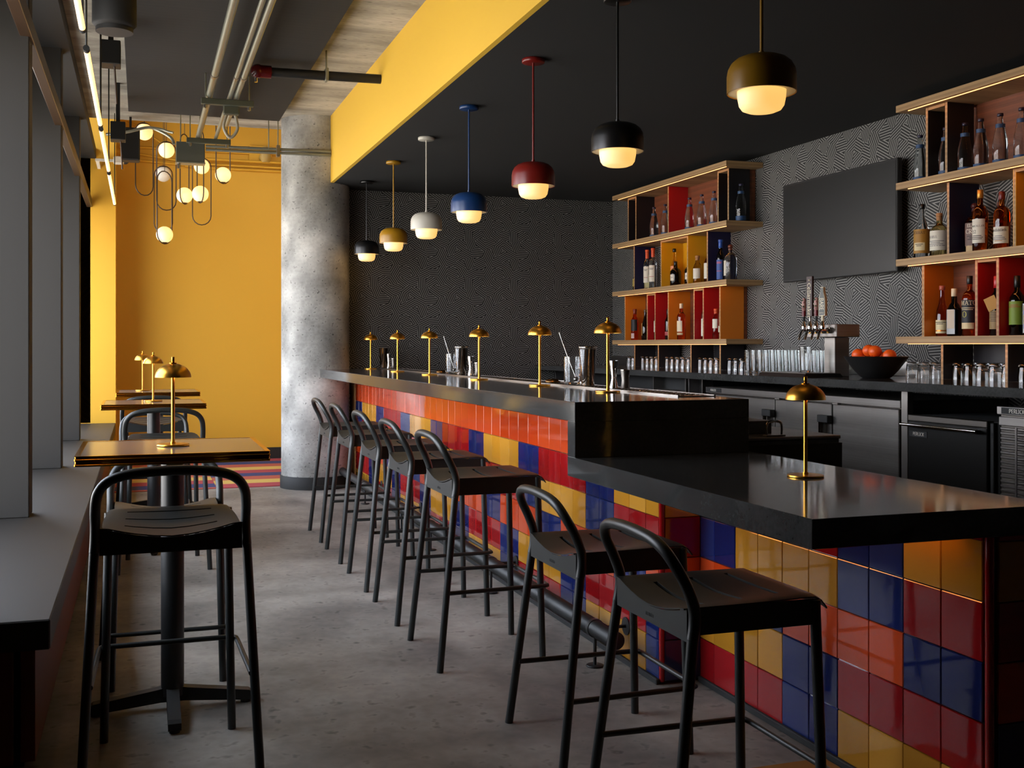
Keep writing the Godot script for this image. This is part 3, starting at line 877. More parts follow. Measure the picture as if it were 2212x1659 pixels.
func make_stool(sh: float, foot: float, label: String) -> Node3D:
	var s := thing("bar_stool", label, "bar stool", Vector3.ZERO, 0.0, "black metal bar stools")
	part("seat", seat_mesh(sh), MT.stool, s)
	for k in [-1.0, 1.0]:
		part("leg", M.new().tube(PackedVector3Array([Vector3(-0.222, 0, 0.247 * k), Vector3(-0.152, sh - 0.075, 0.214 * k)]), 0.0138, 12), MT.stool, s)
		part("leg", M.new().tube(PackedVector3Array([Vector3(0.222, 0, 0.199 * k), Vector3(0.205, sh - 0.012, 0.184 * k)]), 0.0135, 12), MT.stool, s)
		part("side_apron", M.new().bx(Vector3(-0.14, sh - 0.073, 0.186 * k - 0.002), Vector3(0.20, sh - 0.008, 0.186 * k + 0.002), 0.001), MT.stool, s)
	var b := [Vector3(-0.152, sh - 0.075, 0.214), Vector3(-0.146, sh - 0.04, 0.212), Vector3(-0.147, sh + 0.0, 0.211), Vector3(-0.165, sh + 0.05, 0.211), Vector3(-0.191, sh + 0.10, 0.203), Vector3(-0.207, sh + 0.135, 0.175), Vector3(-0.214, sh + 0.153, 0.125), Vector3(-0.218, sh + 0.160, 0.06)]
	var all := b.duplicate()
	all.append(Vector3(-0.219, sh + 0.162, 0))
	for i in range(b.size() - 1, -1, -1):
		all.append(b[i] * Vector3(1, 1, -1))
	part("backrest", M.new().tube(spline(all, 4), 0.0145, 12), MT.stool, s)
	var pl := PackedVector2Array()
	for i in 13:
		var z := -0.20 + 0.40 * i / 12.0
		pl.append(Vector2(z, sh - 0.004 - 0.036 * (1.0 - pow(absf(z) / 0.20, 1.7))))
	pl.append(Vector2(0.20, sh - 0.083))
	pl.append(Vector2(-0.20, sh - 0.083))
	var ra := part("rear_apron", M.new().slab(pl, -0.002, 0.002), MT.stool, s)
	ra.transform = Transform3D(Basis(Vector3.UP, -PI / 2), Vector3(-0.158, 0, 0))
	put("lettering", text("muuto", 0.011, 0.0008), mat(Color(0.17, 0.18, 0.175), 0.4), ra, Vector3(0, sh - 0.062, 0.0022))
	var fr := [Vector3(-0.195, foot, 0.224), Vector3(0.0, foot, 0.219), Vector3(0.205, foot, 0.214), Vector3(0.232, foot, 0.207), Vector3(0.242, foot, 0.185), Vector3(0.242, foot, 0.0)]
	var ff := fr.duplicate()
	for i in range(fr.size() - 2, -1, -1):
		ff.append(fr[i] * Vector3(1, 1, -1))
	part("footrest", M.new().tube(spline(ff, 3), 0.0085, 10), MT.stool, s)
	return s

func make_table(label: String) -> Node3D:
	var t := thing("bar_table", label, "table", Vector3.ZERO, 0.0, "brass-edged tables along the bench")
	var w := 0.305
	var d := 0.295
	part("tabletop", M.new().bx(Vector3(-w + 0.012, 0.888, -d + 0.012), Vector3(w - 0.012, 0.9195, d - 0.012)), MT.laminate, t)
	var e := M.new()
	for k in 4:
		var y := 0.8905 + 0.0085 * k
		var o := 0.0 if k % 2 == 0 else -0.002
		for s in [-1.0, 1.0]:
			e.box(Vector3(0, y, s * (d - 0.005 + o)), Vector3(2 * (w + o), 0.0078, 0.012), 0.0022)
			e.box(Vector3(s * (w - 0.005 + o), y, 0), Vector3(0.012, 0.0078, 2 * (d + o) - 0.02), 0.0022)
	for s in [-1.0, 1.0]:
		e.box(Vector3(0, 0.9195, s * (d - 0.008)), Vector3(2 * w, 0.0016, 0.016))
		e.box(Vector3(s * (w - 0.008), 0.9195, 0), Vector3(0.016, 0.0016, 2 * d - 0.032))
	part("edge_band", e, MT.brass_shiny, t)
	part("column", M.new().cyl(Vector3(0, 0.05, 0), 0.039, 0.825, 28), MT.iron_satin, t)
	part("mounting_plate", M.new().box(Vector3(0, 0.880, 0), Vector3(0.42, 0.012, 0.05)).box(Vector3(0, 0.880, 0), Vector3(0.05, 0.012, 0.42)).cyl(Vector3(0, 0.86, 0), 0.055, 0.018, 20), MT.iron, t)
	for k in 4:
		var f := M.new()
		f.X = Transform3D(Basis(Vector3.UP, k * PI / 2), Vector3.ZERO)
		var pr := PackedVector2Array([Vector2(0, 0.085), Vector2(0.05, 0.075), Vector2(0.26, 0.045), Vector2(0.275, 0.035), Vector2(0.275, 0.012), Vector2(0.24, 0.012), Vector2(0.04, 0.030), Vector2(0, 0.030)])
		f.slab(pr, -0.021, 0.021)
		f.cyl(Vector3(0.25, 0, 0), 0.018, 0.014, 14)
		part("foot", f, MT.iron, t)
	return t

func seats_and_tables() -> void:
	MT.laminate = mat(Color(0.44, 0.39, 0.35), 0.16, 0.0, 0.35)
	MT.iron_satin = mat(Color(0.10, 0.10, 0.10), 0.38)
	var hi := make_stool(0.75, 0.30, "tall black metal stool next to the column, farthest of the stools along the bar")
	hi.position = Vector3(1.322, 0, -7.33)
	dup(hi, "tall black metal stool at the bar, second from the concrete column", Vector3(1.322, 0, -6.60))
	dup(hi, "tall black metal stool at the bar, middle one of the five tall stools", Vector3(1.322, 0, -5.83))
	dup(hi, "tall black metal stool at the bar, fourth from the concrete column", Vector3(1.322, 0, -5.11))
	dup(hi, "tall black metal stool at the bar, nearest of the five tall stools", Vector3(1.322, 0, -4.36))
	var low := make_stool(0.65, 0.21, "shorter black metal stool at the low counter, the farther of the two")
	low.position = Vector3(1.397, 0, -3.247)
	dup(low, "shorter black metal stool at the low counter, nearest to the camera", Vector3(1.385, 0, -2.52))
	dup(hi, "large black metal stool at the nearest brass-edged table with its back to us", Vector3(0.086, 0, -3.513), PI / 2)
	dup(hi, "black metal stool with its back to us at the middle brass-edged table", Vector3(0.124, 0, -6.66), PI / 2)
	dup(hi, "black metal stool with its back to us at the farthest brass-edged table", Vector3(0.085, 0, -8.26), PI / 2)
	dup(low, "low black metal stool tucked under the far side of the nearest table", Vector3(0.095, 0, -4.50), -PI / 2)
	dup(low, "low black metal stool tucked under the far side of the middle table", Vector3(0.085, 0, -7.66), -PI / 2)
	var tb := make_table("square brass-edged table nearest to the camera, beside the window bench")
	tb.position = Vector3(0.104, 0, -4.01)
	dup(tb, "square brass-edged table in the middle of the row along the bench", Vector3(0.075, 0, -7.24))
	dup(tb, "square brass-edged table farthest from the camera, near the yellow wall", Vector3(0.125, 0, -8.99))

func make_lamp(label: String, h: float) -> Node3D:
	var l := thing("table_lamp", label, "lamp", Vector3.ZERO, 0.0, "small brass table lamps")
	part("base", M.new().lathe([Vector2(0, 0), Vector2(0.053, 0), Vector2(0.0555, 0.0015), Vector2(0.0555, 0.005), Vector2(0.0545, 0.0065), Vector2(0.0085, 0.008), Vector2(0.0085, 0.014), Vector2(0, 0.014)], Vector3.ZERO, 40), MT.brass, l)
	part("stem", M.new().cyl(Vector3(0, 0.012, 0), 0.0062, h - 0.04, 16), MT.brass, l)
	var q := []
	for i in 11:
		var a := PI / 2 * i / 10.0
		q.append(Vector2(0.0615 * cos(a), h - 0.072 + 0.049 * sin(a)))
	for i in range(10, -1, -1):
		var a := PI / 2 * i / 10.0
		q.append(Vector2(0.0598 * cos(a), h - 0.072 + 0.0475 * sin(a)))
	q.append(q[0])
	var sd := part("shade", M.new().lathe(q, Vector3.ZERO, 40), MT.brass, l)
	part("finial", M.new().cyl(Vector3(0, h - 0.024, 0), 0.013, 0.0035, 20, 0.001).cyl(Vector3(0, h - 0.021, 0), 0.0055, 0.021, 16, 0.001), MT.brass_shiny, sd)
	part("lamp_bulb", M.new().lathe([Vector2(0.0065, h - 0.048), Vector2(0.024, h - 0.048), Vector2(0.024, h - 0.038), Vector2(0.0065, h - 0.038)], Vector3.ZERO, 20), MT.led, l)
	omni(l, Vector3(0.03, h - 0.06, 0.0), WARM, 0.006, 0.02)
	return l

func lamps() -> void:
	var bl := make_lamp("brass dome lamp on the high bar, nearest the end of the bar", 0.332)
	bl.position = Vector3(1.95, 1.0671, -4.43)
	var zs := [[-5.258, "second from its near end, by the mixing glass"], [-6.32, "third from the near end of the bar"], [-7.52, "fourth from the near end of the bar"], [-8.54, "second from the concrete column"], [-9.62, "farthest away, closest to the concrete column"]]
	for z in zs:
		dup(bl, "brass dome lamp on the high bar, " + z[1], Vector3(1.935, 1.0671, z[0]))
	var tl := make_lamp("brass dome lamp on the low counter nearest to the camera", 0.312)
	tl.position = Vector3(1.957, 0.8639, -2.925)
	dup(tl, "brass dome lamp on the nearest brass-edged table", Vector3(0.106, 0.9204, -4.02))
	dup(tl, "brass dome lamp on the middle brass-edged table", Vector3(0.072, 0.9204, -7.28))
	dup(tl, "brass dome lamp on the farthest brass-edged table", Vector3(0.012, 0.9204, -9.08))
	# row of coloured pendants over the bar
	var pend := [[-3.046, "olive yellow", Color(0.50, 0.36, 0.05), "nearest and largest in view"], [-4.159, "black", Color(0.05, 0.05, 0.055), "second from the camera"], [-5.19, "brick red", Color(0.42, 0.08, 0.06), "between the black and the blue one"], [-6.334, "blue", Color(0.07, 0.20, 0.38), "fourth from the camera"], [-7.375, "white", Color(0.72, 0.70, 0.65), "between the blue and the mustard one"], [-8.418, "mustard yellow", Color(0.62, 0.45, 0.08), "sixth from the camera"], [-9.497, "black", Color(0.05, 0.05, 0.055), "farthest away over the bar"]]
	var diff := glow(Color(1.0, 0.78, 0.42), 1.0)
	var dm := M.new().lathe([Vector2(0, -0.062), Vector2(0.045, -0.060), Vector2(0.062, -0.053), Vector2(0.071, -0.040), Vector2(0.076, -0.015), Vector2(0.077, 0.0), Vector2(0.077, 0.012), Vector2(0, 0.012)], Vector3.ZERO, 40).mesh()
	var sm := M.new().lathe([Vector2(0.1075, 0.0), Vector2(0.1095, 0.0), Vector2(0.1095, 0.055), Vector2(0.106, 0.075), Vector2(0.096, 0.094), Vector2(0.080, 0.108), Vector2(0.058, 0.117), Vector2(0.03, 0.1215), Vector2(0, 0.122), Vector2(0, 0.118), Vector2(0.058, 0.112), Vector2(0.092, 0.092), Vector2(0.1065, 0.055), Vector2(0.1075, 0.0)], Vector3.ZERO, 48).mesh()
	var lining := M.new().lathe([Vector2(0.078, 0.006), Vector2(0.106, 0.002), Vector2(0.106, 0.006), Vector2(0.078, 0.010)], Vector3.ZERO, 40).mesh()
	for p in pend:
		var paint := mat(p[2], 0.32)
		var o := thing("pendant_lamp", "%s dome pendant lamp hanging over the bar, %s" % [p[1], p[3]], "pendant lamp", Vector3(1.875, 2.077, p[0]), 0.0, "coloured dome pendants over the bar")
		var s := put("shade", sm, paint, o)
		put("inner_lining", lining, MT.white, s)
		put("lamp_diffuser", dm, diff, o)
		part("stem", M.new().cyl(Vector3(0, 0.118, 0), 0.0055, 0.515, 12).cyl(Vector3(0, 0.118, 0), 0.0085, 0.016, 12), paint, o)
		part("canopy", M.new().cyl(Vector3(0, 0.622, 0), 0.058, 0.0209, 32, 0.003), paint, o)
		omni(o, Vector3(0, -0.02, 0), WARM, 0.03, 0.05)
	# cluster of globes on loops before the far wall
	var gl := [
		[Vector3(0.029, 3.329, -11.078), 1, 50.0, 1.0, "upper left of the cluster, beside the sagging cable"],
		[Vector3(0.243, 3.261, -11.64), 1, 22.0, 1.0, "second from the top left of the cluster"],
		[Vector3(0.221, 3.08, -12.069), 1, 5.0, 0.0, "unlit, behind the crossing loops"],
		[Vector3(0.598, 3.145, -11.83), 1, 8.0, 1.0, "just right of the junction box"],
		[Vector3(0.788, 3.01, -11.454), -1, 58.0, 1.0, "farthest right of the cluster"],
		[Vector3(0.41, 2.775, -11.372), -1, 80.0, 1.0, "left of the two low middle globes"],
		[Vector3(0.544, 2.749, -11.02), -1, -55.0, 1.0, "right of the two low middle globes"],
		[Vector3(0.213, 2.342, -11.016), -1, 62.0, 1.0, "lowest of the cluster"]]
	var ball := M.new().ball(Vector3.ZERO, 0.079, 28).mesh()
	var lit := glow(Color(1.0, 0.80, 0.48), 1.15)
	for g in gl:
		var o := thing("globe_pendant", "%s globe on a dark loop, %s" % ["glowing" if g[3] > 0.5 else "white", g[4]], "pendant lamp", g[0], deg_to_rad(g[2] - 19.0), "globe pendants on dark loops")
		put("lamp_globe", ball, lit if g[3] > 0.5 else MT.white, o)
		var up: float = g[1]
		part("cap", M.new().lathe([Vector2(0, 0.012), Vector2(0.0, -0.012), Vector2(0.038, -0.012), Vector2(0.012, 0.006), Vector2(0, 0.012)] if up > 0 else [Vector2(0, -0.016), Vector2(0.012, -0.010), Vector2(0.040, 0.012), Vector2(0, 0.012)], Vector3(0, up * 0.076 + (0.006 if up > 0 else 0.0), 0), 20), MT.bronze, o)
		var lp := []
		var r := 0.094
		var top := 0.088 if up > 0 else 0.61
		var bot := -0.61 if up > 0 else -0.088
		for i in 9:
			var a := PI * i / 8.0
			lp.append(Vector3(r * cos(a), top - r + r * sin(a), 0))
		for i in 9:
			var a := PI + PI * i / 8.0
			lp.append(Vector3(r * cos(a), bot + r + r * sin(a), 0))
		part("loop", M.new().tube(PackedVector3Array(lp), 0.0058, 8, false, true), MT.bronze, o)
		part("cable", pipe(M.new(), Vector3(0, top, 0), Vector3(0, 4.0 - g[0].y, 0), 0.0025), MT.black, o)
		if g[3] > 0.5:
			omni(o, Vector3(0, 0, 0), WARM, 0.02, 0.05)
	# glowing linear lights in a row beside the windows
	var lw := glow(Color(1.0, 0.72, 0.42), 3.0)
	var seg := [[-2.75, -4.62, 2.525, "nearest of the row at the window side"], [-4.99, -6.62, 2.53, "second from the camera at the window side"], [-6.76, -8.30, 2.525, "third from the camera at the window side"], [-8.40, -10.15, 2.515, "farthest of the row at the window side"]]
	for q in seg:
		var L: float = absf(q[1] - q[0])
		var o := thing("linear_light", "thin glowing linear light, " + q[3], "light", Vector3(-0.22, q[2], (q[0] + q[1]) * 0.5), 0.0, "linear lights along the windows")
		part("lamp_tube", pipe(M.new(), Vector3(0, 0, -L / 2), Vector3(0, 0, L / 2), 0.012), lw, o)
		for s in [-1.0, 1.0]:
			var ec := part("end_cap", pipe(M.new(), Vector3(0, 0, s * L / 2), Vector3(0, 0, s * (L / 2 + 0.04)), 0.0135), MT.black, o)
			part("cable", pipe(M.new(), Vector3(0, 0, s * (L / 2 + 0.03)), Vector3(0, 3.31 - q[2], s * (L / 2 + 0.03)), 0.004), MT.iron, ec)
		strip_light(o, Vector3(0.014, 0, 0), Vector2(L, 0.02), Color(1.0, 0.70, 0.40), 0.04, Vector3(1, -0.3, 0), Vector3.UP)

func bottle_meshes(kind: String, H: float, R: float) -> Array:
	# outlines: the body as one closed solid, then its height where the neck ends
	var q := []
	var hb := H
	match kind:
		"water":
			q = [Vector2(0, 0), Vector2(R * 0.9, 0), Vector2(R, 0.006), Vector2(R, H * 0.42), Vector2(R * 0.93, H * 0.52), Vector2(R * 0.68, H * 0.68), Vector2(R * 0.42, H * 0.80), Vector2(0.013, H * 0.90), Vector2(0.013, H * 0.965), Vector2(0, H * 0.965)]
			hb = H * 0.945
		"wine":
			q = [Vector2(0, 0), Vector2(R * 0.92, 0), Vector2(R, 0.005), Vector2(R, H * 0.58), Vector2(R * 0.94, H * 0.64), Vector2(R * 0.7, H * 0.69), Vector2(0.0145, H * 0.75), Vector2(0.0135, H * 0.97), Vector2(0, H * 0.97)]
			hb = H * 0.80
		"slope":
			q = [Vector2(0, 0), Vector2(R * 0.92, 0), Vector2(R, 0.005), Vector2(R, H * 0.40), Vector2(R * 0.86, H * 0.52), Vector2(R * 0.58, H * 0.64), Vector2(0.0145, H * 0.76), Vector2(0.0125, H * 0.94), Vector2(0, H * 0.94)]
			hb = H * 0.91
		"short":
			q = [Vector2(0, 0), Vector2(R * 0.92, 0), Vector2(R, 0.006), Vector2(R, H * 0.56), Vector2(R * 0.95, H * 0.62), Vector2(R * 0.72, H * 0.70), Vector2(0.018, H * 0.75), Vector2(0.0155, H * 0.86), Vector2(0, H * 0.86)]
			hb = H * 0.83
		_:
			q = [Vector2(0, 0), Vector2(R * 0.92, 0), Vector2(R, 0.005), Vector2(R, H * 0.62), Vector2(R * 0.94, H * 0.675), Vector2(R * 0.68, H * 0.725), Vector2(0.0155, H * 0.76), Vector2(0.014, H * 0.93), Vector2(0, H * 0.93)]
			hb = H * 0.86
	return [M.new().lathe(q, Vector3.ZERO, 28), hb]

func bottle(label: String, kind: String, at: Vector3, H: float, R: float, body: Material, cap: Material, capk: String, labels: Array, turn := 0.0, group := "", square := false) -> Node3D:
	var o := thing("bottle", label, "bottle", at, 0.0, group)
	o.rotation.y = deg_to_rad(-90.0 + turn)
	var bm := bottle_meshes(kind, H, R)
	var m: M = bm[0]
	if square:
		var hb: float = H * 0.60
		m = M.new().box(Vector3(0, hb * 0.5, 0), Vector3(R * 1.9, hb, R * 1.5), R * 0.3).lathe([Vector2(R * 0.85, hb - 0.004), Vector2(R * 0.7, hb + 0.012), Vector2(0.0165, hb + 0.03), Vector2(0.015, H * 0.93), Vector2(0, H * 0.93)], Vector3.ZERO, 24)
	part("glass", m, body, o)
	var ch: float = bm[1]
	match capk:
		"ball":
			part("stopper", M.new().ball(Vector3(0, H - 0.02, 0), 0.021, 18, 0.85).cyl(Vector3(0, ch, 0), 0.0165, maxf(0.01, H - 0.035 - ch), 16), cap, o)
		"cork":
			part("stopper", M.new().cyl(Vector3(0, ch, 0), 0.0165, H - ch, 18, 0.002).cyl(Vector3(0, H - 0.022, 0), 0.019, 0.022, 18, 0.003), cap, o)
		_:
			part("cap", M.new().cyl(Vector3(0, ch, 0), 0.0162, H - ch, 20, 0.002), cap, o)
	for l in labels:
		# y0, y1, colour, spread in degrees, optional writing [text, height, y, colour, sideways shift]
		var y0: float = l[0] * H
		var y1: float = l[1] * H
		var rr: float = R + 0.0006
		if l.size() > 4 and l[4] is float:
			rr = l[4]
		var a := deg_to_rad(l[3])
		var lm := M.new()
		if square:
			lm.box(Vector3(0, (y0 + y1) * 0.5, R * 0.75 + 0.0006), Vector3(R * l[3] / 90.0, y1 - y0, 0.001))
		else:
			lm.lathe([Vector2(rr, y0), Vector2(rr, y1)], Vector3.ZERO, 20, PI / 2 - a * 0.5, PI / 2 + a * 0.5)
		var lb := part("label", lm, l[2] if l[2] is Material else mat(l[2], 0.6), o)
		for k in range(4, l.size()):
			if l[k] is Array:
				var w: Array = l[k]
				if w[0] == "-":
					# print too small to read
					var bars := M.new()
					for b in int(w[1]):
						var yb: float = w[2] * H - 0.009 * b
						var aw := a * 0.5 * (0.35 + 0.4 * absf(sin(b * 2.3 + H * 90.0)))
						if square:
							bars.box(Vector3(0, yb, R * 0.75 + 0.0014), Vector3(R * 0.6, 0.003, 0.0005))
						else:
							bars.lathe([Vector2(rr + 0.0004, yb), Vector2(rr + 0.0004, yb + 0.0035)], Vector3.ZERO, 8, PI / 2 - aw, PI / 2 + aw)
					part("print", bars, mat(w[3], 0.6), lb)
					continue
				var tx := put("lettering", text(w[0], w[1], 0.0005, 0.0 if square else rr + 0.0003, w[5] if w.size() > 5 else "Droid Serif"), mat(w[3], 0.6), lb, Vector3(0, w[2] * H, R * 0.75 + 0.0012 if square else 0.0))
				if w.size() > 4 and not square:
					tx.rotation.y = deg_to_rad(w[4])
	return o

func divider(u: Node3D, z: float, y0: float, y1: float, xb: float, face: Material) -> void:
	var d := part("divider", M.new().bx(Vector3(4.25, y0, z - 0.008), Vector3(xb, y1, z + 0.008)), MT.ply, u)
	part("painted_face", M.new().bx(Vector3(4.251, y0, z - 0.0105), Vector3(xb, y1, z - 0.0085)).bx(Vector3(4.251, y0, z + 0.0085), Vector3(xb, y1, z + 0.0105)), face, d)

func cubby(u: Node3D, z0: float, z1: float, y0: float, y1: float, xb: float, face: Material) -> void:
	divider(u, z0, y0, y1, xb, face)
	divider(u, z1, y0, y1, xb, face)
	part("cubby_top", M.new().bx(Vector3(4.25, y1 - 0.016, z0 + 0.011), Vector3(xb, y1, z1 - 0.011)), MT.ply, u)

func shelf_unit(label: String, za: float, zb: float) -> Node3D:
	var u := thing("shelving_unit", label, "shelving unit", Vector3.ZERO, 0.0, "plywood shelving units")
	for y in [2.671, 2.22, 1.775, 1.325]:
		part("shelf", M.new().bx(Vector3(4.17, y - 0.04, za), Vector3(4.488, y, zb), 0.0015), MT.ply, u)
		part("light_strip", M.new().bx(Vector3(4.192, y - 0.0435, za + 0.08), Vector3(4.197, y - 0.0402, zb - 0.04)), MT.led, u)
		strip_light(u, Vector3(4.19, y - 0.048, (za + zb) * 0.5), Vector2(zb - za - 0.12, 0.008), Color(1.0, 0.62, 0.30), 0.09, Vector3(0.25, -1, 0), Vector3.RIGHT)
	return u

const YA := [2.2205, 2.630]
const YB := [1.7755, 2.1795]
const YC := [1.3255, 1.7345]
const YD := [1.0855, 1.2845]

func shelves() -> void:
	var u := shelf_unit("far plywood bottle shelves with red, yellow and blue dividers left of the television", -9.371, -7.27)
	cubby(u, -9.190, -9.026, YA[0], YA[1], 4.432, MT.ink)
	divider(u, -8.383, YA[0], YA[1], 4.455, MT.red)
	cubby(u, -7.535, -7.379, YA[0], YA[1], 4.432, MT.ink)
	part("wood_back", M.new().bx(Vector3(4.433, YA[0], -9.178), Vector3(4.454, YA[1], -7.377)), MT.veneer, u)
	divider(u, -9.061, YB[0], YB[1], 4.455, MT.navy)
	cubby(u, -8.518, -8.037, YB[0], YB[1], 4.455, MT.sun)
	part("painted_back", M.new().bx(Vector3(4.456, YB[0], -8.518), Vector3(4.47, YB[1], -8.037)), MT.sun, u)
	divider(u, -7.704, YB[0], YB[1], 4.455, MT.navy)
	divider(u, -9.261, YC[0], YC[1], 4.455, MT.orange)
	cubby(u, -8.791, -8.635, YC[0], YC[1], 4.455, MT.red)
	divider(u, -8.383, YC[0], YC[1], 4.455, MT.orange)
	cubby(u, -7.925, -7.771, YC[0], YC[1], 4.455, MT.red)
	divider(u, -7.506, YC[0], YC[1], 4.455, MT.orange)
	part("wood_back", M.new().bx(Vector3(4.456, YC[0], -9.269), Vector3(4.486, YC[1], -7.498)), MT.veneer, u)
	part("wood_back", M.new().bx(Vector3(4.456, YA[0], -9.178), Vector3(4.486, YA[1], -7.377)), MT.veneer, u)
	for z in [-9.050, -8.571, -7.977, -7.502]:
		divider(u, z, YD[0], YD[1], 4.455, MT.ink)
	for z in [[-9.036, -8.585], [-7.964, -7.516]]:
		part("painted_back", M.new().bx(Vector3(4.456, YD[0] + 0.092, z[0]), Vector3(4.469, YD[1], z[1])), MT.ink, u)
	var r := shelf_unit("near plywood bottle shelves with orange and red dividers at the right edge", -5.318, -3.2)
	cubby(r, -5.149, -4.990, YA[0], YA[1], 4.432, MT.ink)
	divider(r, -4.250, YA[0], YA[1], 4.455, MT.red)
	part("wood_back", M.new().bx(Vector3(4.456, YA[0], -5.140), Vector3(4.486, YA[1], -3.279)), MT.veneer, r)
	divider(r, -4.975, YB[0], YB[1], 4.455, MT.navy)
	cubby(r, -4.488, -3.997, YB[0], YB[1], 4.455, MT.sun)
	divider(r, -5.180, YC[0], YC[1], 4.455, MT.orange)
	cubby(r, -4.758, -4.604, YC[0], YC[1], 4.455, MT.red)
	divider(r, -4.149, YC[0], YC[1], 4.455, MT.red)
	part("wood_back", M.new().bx(Vector3(4.456, YC[0], -5.171), Vector3(4.486, YC[1], -3.279)), MT.veneer, r)
	for z in [-5.023, -4.542, -3.997]:
		divider(r, z, YD[0], YD[1], 4.455, MT.ink)
	part("painted_back", M.new().bx(Vector3(4.456, YD[0] + 0.092, -5.009), Vector3(4.469, YD[1], -4.554)), MT.ink, r)
	stock()

func stock() -> void:
	var sky := mat(Color(0.12, 0.26, 0.42), 0.5)
	var capb := mat(Color(0.10, 0.10, 0.22), 0.4)
	var clear := glass(Color(0.93, 0.96, 0.97), 0.02)
	var blk := mat(Color(0.012, 0.011, 0.011), 0.06)
	var dark := mat(Color(0.05, 0.018, 0.012), 0.06)
	var amber := glass(Color(0.90, 0.42, 0.10), 0.03)
	var orange := glass(Color(0.92, 0.36, 0.12), 0.03)
	var rose := glass(Color(0.85, 0.48, 0.34), 0.03)
	var green := glass(Color(0.45, 0.52, 0.18), 0.03)
	var pale := glass(Color(0.95, 0.86, 0.55), 0.03)
	var rosy := glass(Color(0.88, 0.62, 0.58), 0.03)
	var W := Color(0.80, 0.78, 0.72)
	var K := Color(0.10, 0.10, 0.10)
	var gold := mat(Color(0.72, 0.52, 0.22), 0.35, 0.6)
	var wood := mat(Color(0.36, 0.15, 0.08), 0.45)
	var capk := mat(Color(0.03, 0.03, 0.03), 0.4)
	var capo := mat(Color(0.72, 0.27, 0.10), 0.5)
	var capw := mat(Color(0.80, 0.74, 0.62), 0.5)
	# water bottles along both top shelves
	var first: Node3D = null
	var tops := [
		[4.33, -8.816, "leftmost on the far unit's top shelf"],
		[4.33, -8.596, "second on the far unit's top shelf"],
		[4.33, -8.152, "first right of the upper red divider"],
		[4.33, -7.942, "second right of the upper red divider"],
		[4.33, -7.740, "third right of the upper red divider"],
		[4.335, -7.459, "inside the far unit's dark cubby"],
		[4.33, -7.327, "at the open end of the far unit"],
		[4.33, -5.302, "left of the near unit's dark cubby"],
		[4.315, -5.070, "inside the near unit's dark cubby"],
		[4.33, -4.934, "first right of the near dark cubby"],
		[4.33, -4.813, "second right of the near dark cubby"],
		[4.33, -4.671, "third right of the near dark cubby"],
		[4.33, -4.522, "rightmost on the near top shelf"]]
	for t in tops:
		var at := Vector3(t[0], 2.2206, t[1])
		var said: String = "clear water bottle with blue bands, " + t[2]
		if first == null:
			first = bottle(said, "water", at, 0.288, 0.039, clear, capb, "cap", [[0.02, 0.14, sky, 350.0], [0.73, 0.80, sky, 350.0, 0.0245]], 0.0, "clear water bottles with blue bands")
		else:
			dup(first, said, at, first.rotation.y)
	# far unit, middle row
	var y := 1.7756
	bottle("green glass bottle half hidden left of the blue divider", "slope", Vector3(4.351, y, -9.239), 0.24, 0.030, green, capk, "cap", [[0.2, 0.5, Color(0.62, 0.55, 0.25), 120.0]])
	bottle("clear bottle with a brown ball stopper behind two orange-capped bottles", "short", Vector3(4.361, y, -8.991), 0.285, 0.040, clear, wood, "ball", [[0.12, 0.5, Color(0.78, 0.72, 0.5), 110.0]], 25.0)
	bottle("tall clear bottle with an orange neck and white label, left of the pair", "tall", Vector3(4.306, y, -8.905), 0.360, 0.034, clear, capo, "cork", [[0.18, 0.58, W, 100.0, ["-", 2, 0.50, K], ["-", 1, 0.30, Color(0.6, 0.2, 0.15)]], [0.78, 0.88, capo, 350.0, 0.0165]], 35.0)
	bottle("tall clear bottle with an orange neck and white label, right of the pair", "tall", Vector3(4.306, y, -8.788), 0.366, 0.036, clear, capo, "cork", [[0.18, 0.58, W, 100.0, ["-", 2, 0.50, K], ["-", 1, 0.30, Color(0.6, 0.2, 0.15)]], [0.78, 0.88, capo, 350.0, 0.0165]], 35.0)
	bottle("pale green bottle just left of the yellow cubby", "short", Vector3(4.361, y, -8.667), 0.25, 0.031, pale, capk, "cap", [[0.2, 0.5, Color(0.6, 0.68, 0.5), 120.0]])
	bottle("slender bottle with a long neck at the left of the yellow cubby", "slope", Vector3(4.351, y, -8.465), 0.335, 0.034, pale, capk, "cap", [[0.28, 0.55, Color(0.80, 0.50, 0.32), 90.0], [0.1, 0.2, W, 110.0]], 30.0)
	bottle("squat black bottle with a white diamond label in the yellow cubby", "short", Vector3(4.321, y, -8.384), 0.218, 0.048, blk, capk, "cap", [[0.24, 0.48, W, 46.0, ["-", 1, 0.36, K]]], 20.0)
	bottle("second black bottle, partly hidden by the right side of the yellow cubby", "short", Vector3(4.351, y, -8.181), 0.220, 0.046, blk, capk, "cap", [[0.24, 0.48, W, 46.0, ["-", 1, 0.36, K]]], 20.0)
	bottle("short cork-stopped bottle with a white label right of the yellow cubby", "short", Vector3(4.311, y, -7.979), 0.236, 0.035, pale, MT.cork, "cork", [[0.20, 0.55, W, 140.0]], 30.0)
	bottle("amber bottle with a brown ball stopper beside the blue divider", "short", Vector3(4.341, y, -7.842), 0.284, 0.040, amber, wood, "ball", [[0.14, 0.58, W, 100.0]], 15.0)
	bottle("dark bottle with a bright blue stopper and blue label", "wine", Vector3(4.321, y, -7.620), 0.334, 0.031, blk, mat(Color(0.10, 0.28, 0.62), 0.4), "cork", [[0.06, 0.52, Color(0.22, 0.33, 0.58), 120.0, ["-", 2, 0.46, Color(0.85, 0.30, 0.15)], ["-", 1, 0.25, Color(0.85, 0.30, 0.15)]], [0.78, 0.92, clear, 350.0, 0.0155]], 30.0)
